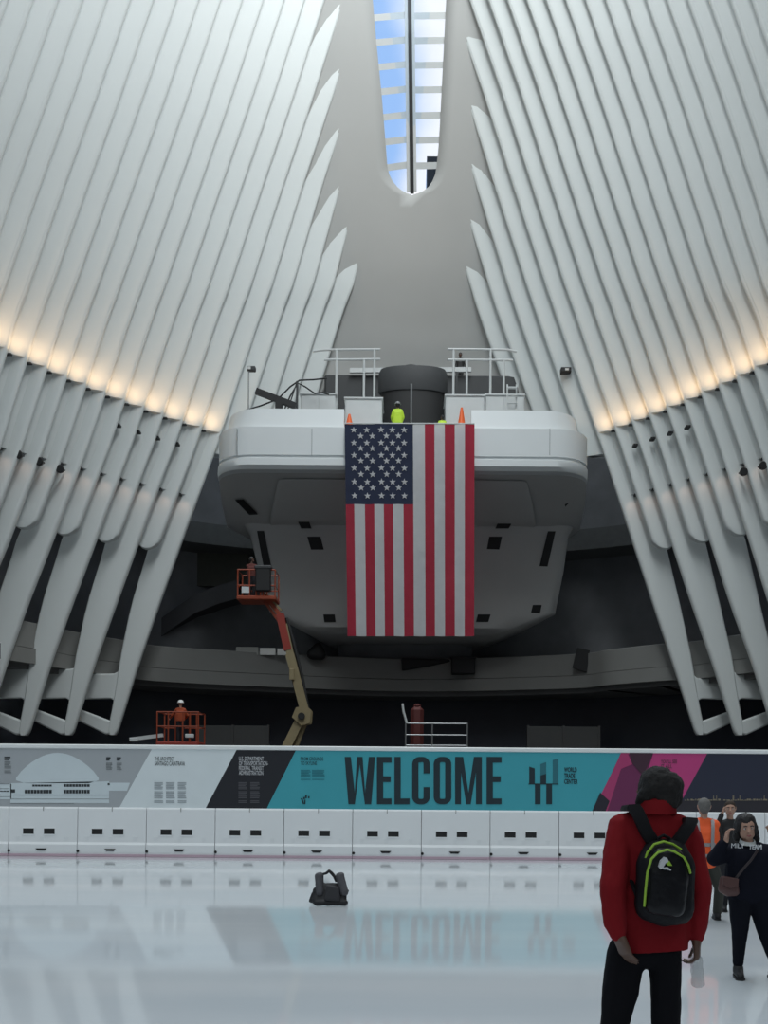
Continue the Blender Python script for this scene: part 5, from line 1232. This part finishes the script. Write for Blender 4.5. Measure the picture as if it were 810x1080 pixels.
generic('person in black on the dark platform behind the right pipe railing', 48.0, 485.5, 374.5, 0, math.radians(170), 1.7, BLACK, BLACK, BLACK, SKIN_D, down, z0=at(435, 395, 46.8).z)
generic('person in dark red standing in the basket of the orange boom lift', 37.5, 265.5, 590.5, 0, math.radians(-70), 1.7, mat('dull_red_jacket', (.11,.025,.02), .8), NAVYT, BLACK, SKIN_D, {'L': ((-.2,.1,1.16),(-.1,.3,1.14)), 'R': ((.2,.1,1.16),(.12,.3,1.14))}, z0=BZ)
r, B, k, f = generic('person in an orange jacket and white helmet on the scissor lift platform', 37.5, 190.5, 742.2, 0, math.radians(30), 1.7, mat('dull_orange_jacket', (.38,.07,.025), .8), NAVYT, None, SKIN_L, {'L': ((-.33,.1,1.16),(-.36,.3,1.05)), 'R': ((.33,.1,1.16),(.3,.3,1.05))}, z0=SZ, helmet=mat('white_helmet', (.85,.86,.85), .35))
# ---------------------------------------------------------------- bag left on the ice
def ice_bag():
    Y = 14.25; Q = lambda x, y, d=0.: at(x, y, Y-d)
    r = empty('backpack', at(347, 955, Y), 'grey and black backpack lying on the ice with its two padded straps upright', 'backpack')
    GR = mat('grey_nylon', (.075,.075,.085), .75, var=.2, scale=14, bump=.2); BK = mat('black_nylon_bag', (.014,.014,.017), .65, var=.2, scale=14)
    fl = [(V((0,0,.004)), V((0,0,-1)))]
    organic('bag_body', [[(Q(333,950,.1),.06),(Q(362,950,.1),.06),(Q(338,936,0),.07),(Q(360,936,0),.07)],[(Q(334,952,.14),.045),(Q(364,952,.14),.04)],[(Q(335,940,.02),.08),(Q(359,940,.02),.08)]], BK, r, .012, 3, .006, 14, cut=fl)
    for x0, x1, lab in ((335.5, 337.5, 1), (357.5, 362.5, 2)):
        organic('padded_strap', [[(Q(x0,924,.05),.055),(Q(x0+2.5,923,.0),.05)],[(Q(x0,924,.05),.055),(Q(x1,941,.1),.062)],[(Q(x0+2.5,924,-.02),.05),(Q(x1+1,941,.04),.06)]], GR, r, .011, 3, .004, 18)
    m = MB(); m.tube([Q(340,922,0), Q(344,921,0), Q(347,918.5,0), Q(350,921,0), Q(352.5,924,0), Q(355,930,.02)], [.018,.02,.028,.026,.024,.02], 8); m.build('haul_loop', BK, r)
    organic('side_pocket', [[(Q(328,950,.02),.035),(Q(331,942,0),.035),(Q(333,950,.06),.04)]], BK, r, .011, 2, cut=fl)
    organic('hip_pad', [[(Q(364,941,.03),.035),(Q(366.5,939.5,0),.025)],[(Q(365,952,.04),.035),(Q(359,951,.1),.05)]], BK, r, .011, 2, cut=fl)
    organic('front_panel', [[(Q(346,935,.14),.03),(Q(356,937,.14),.03),(Q(344,948,.17),.03),(Q(357,949,.17),.03)]], mat('charcoal_nylon', (.028,.028,.033), .7), r, .011, 2)
ice_bag()
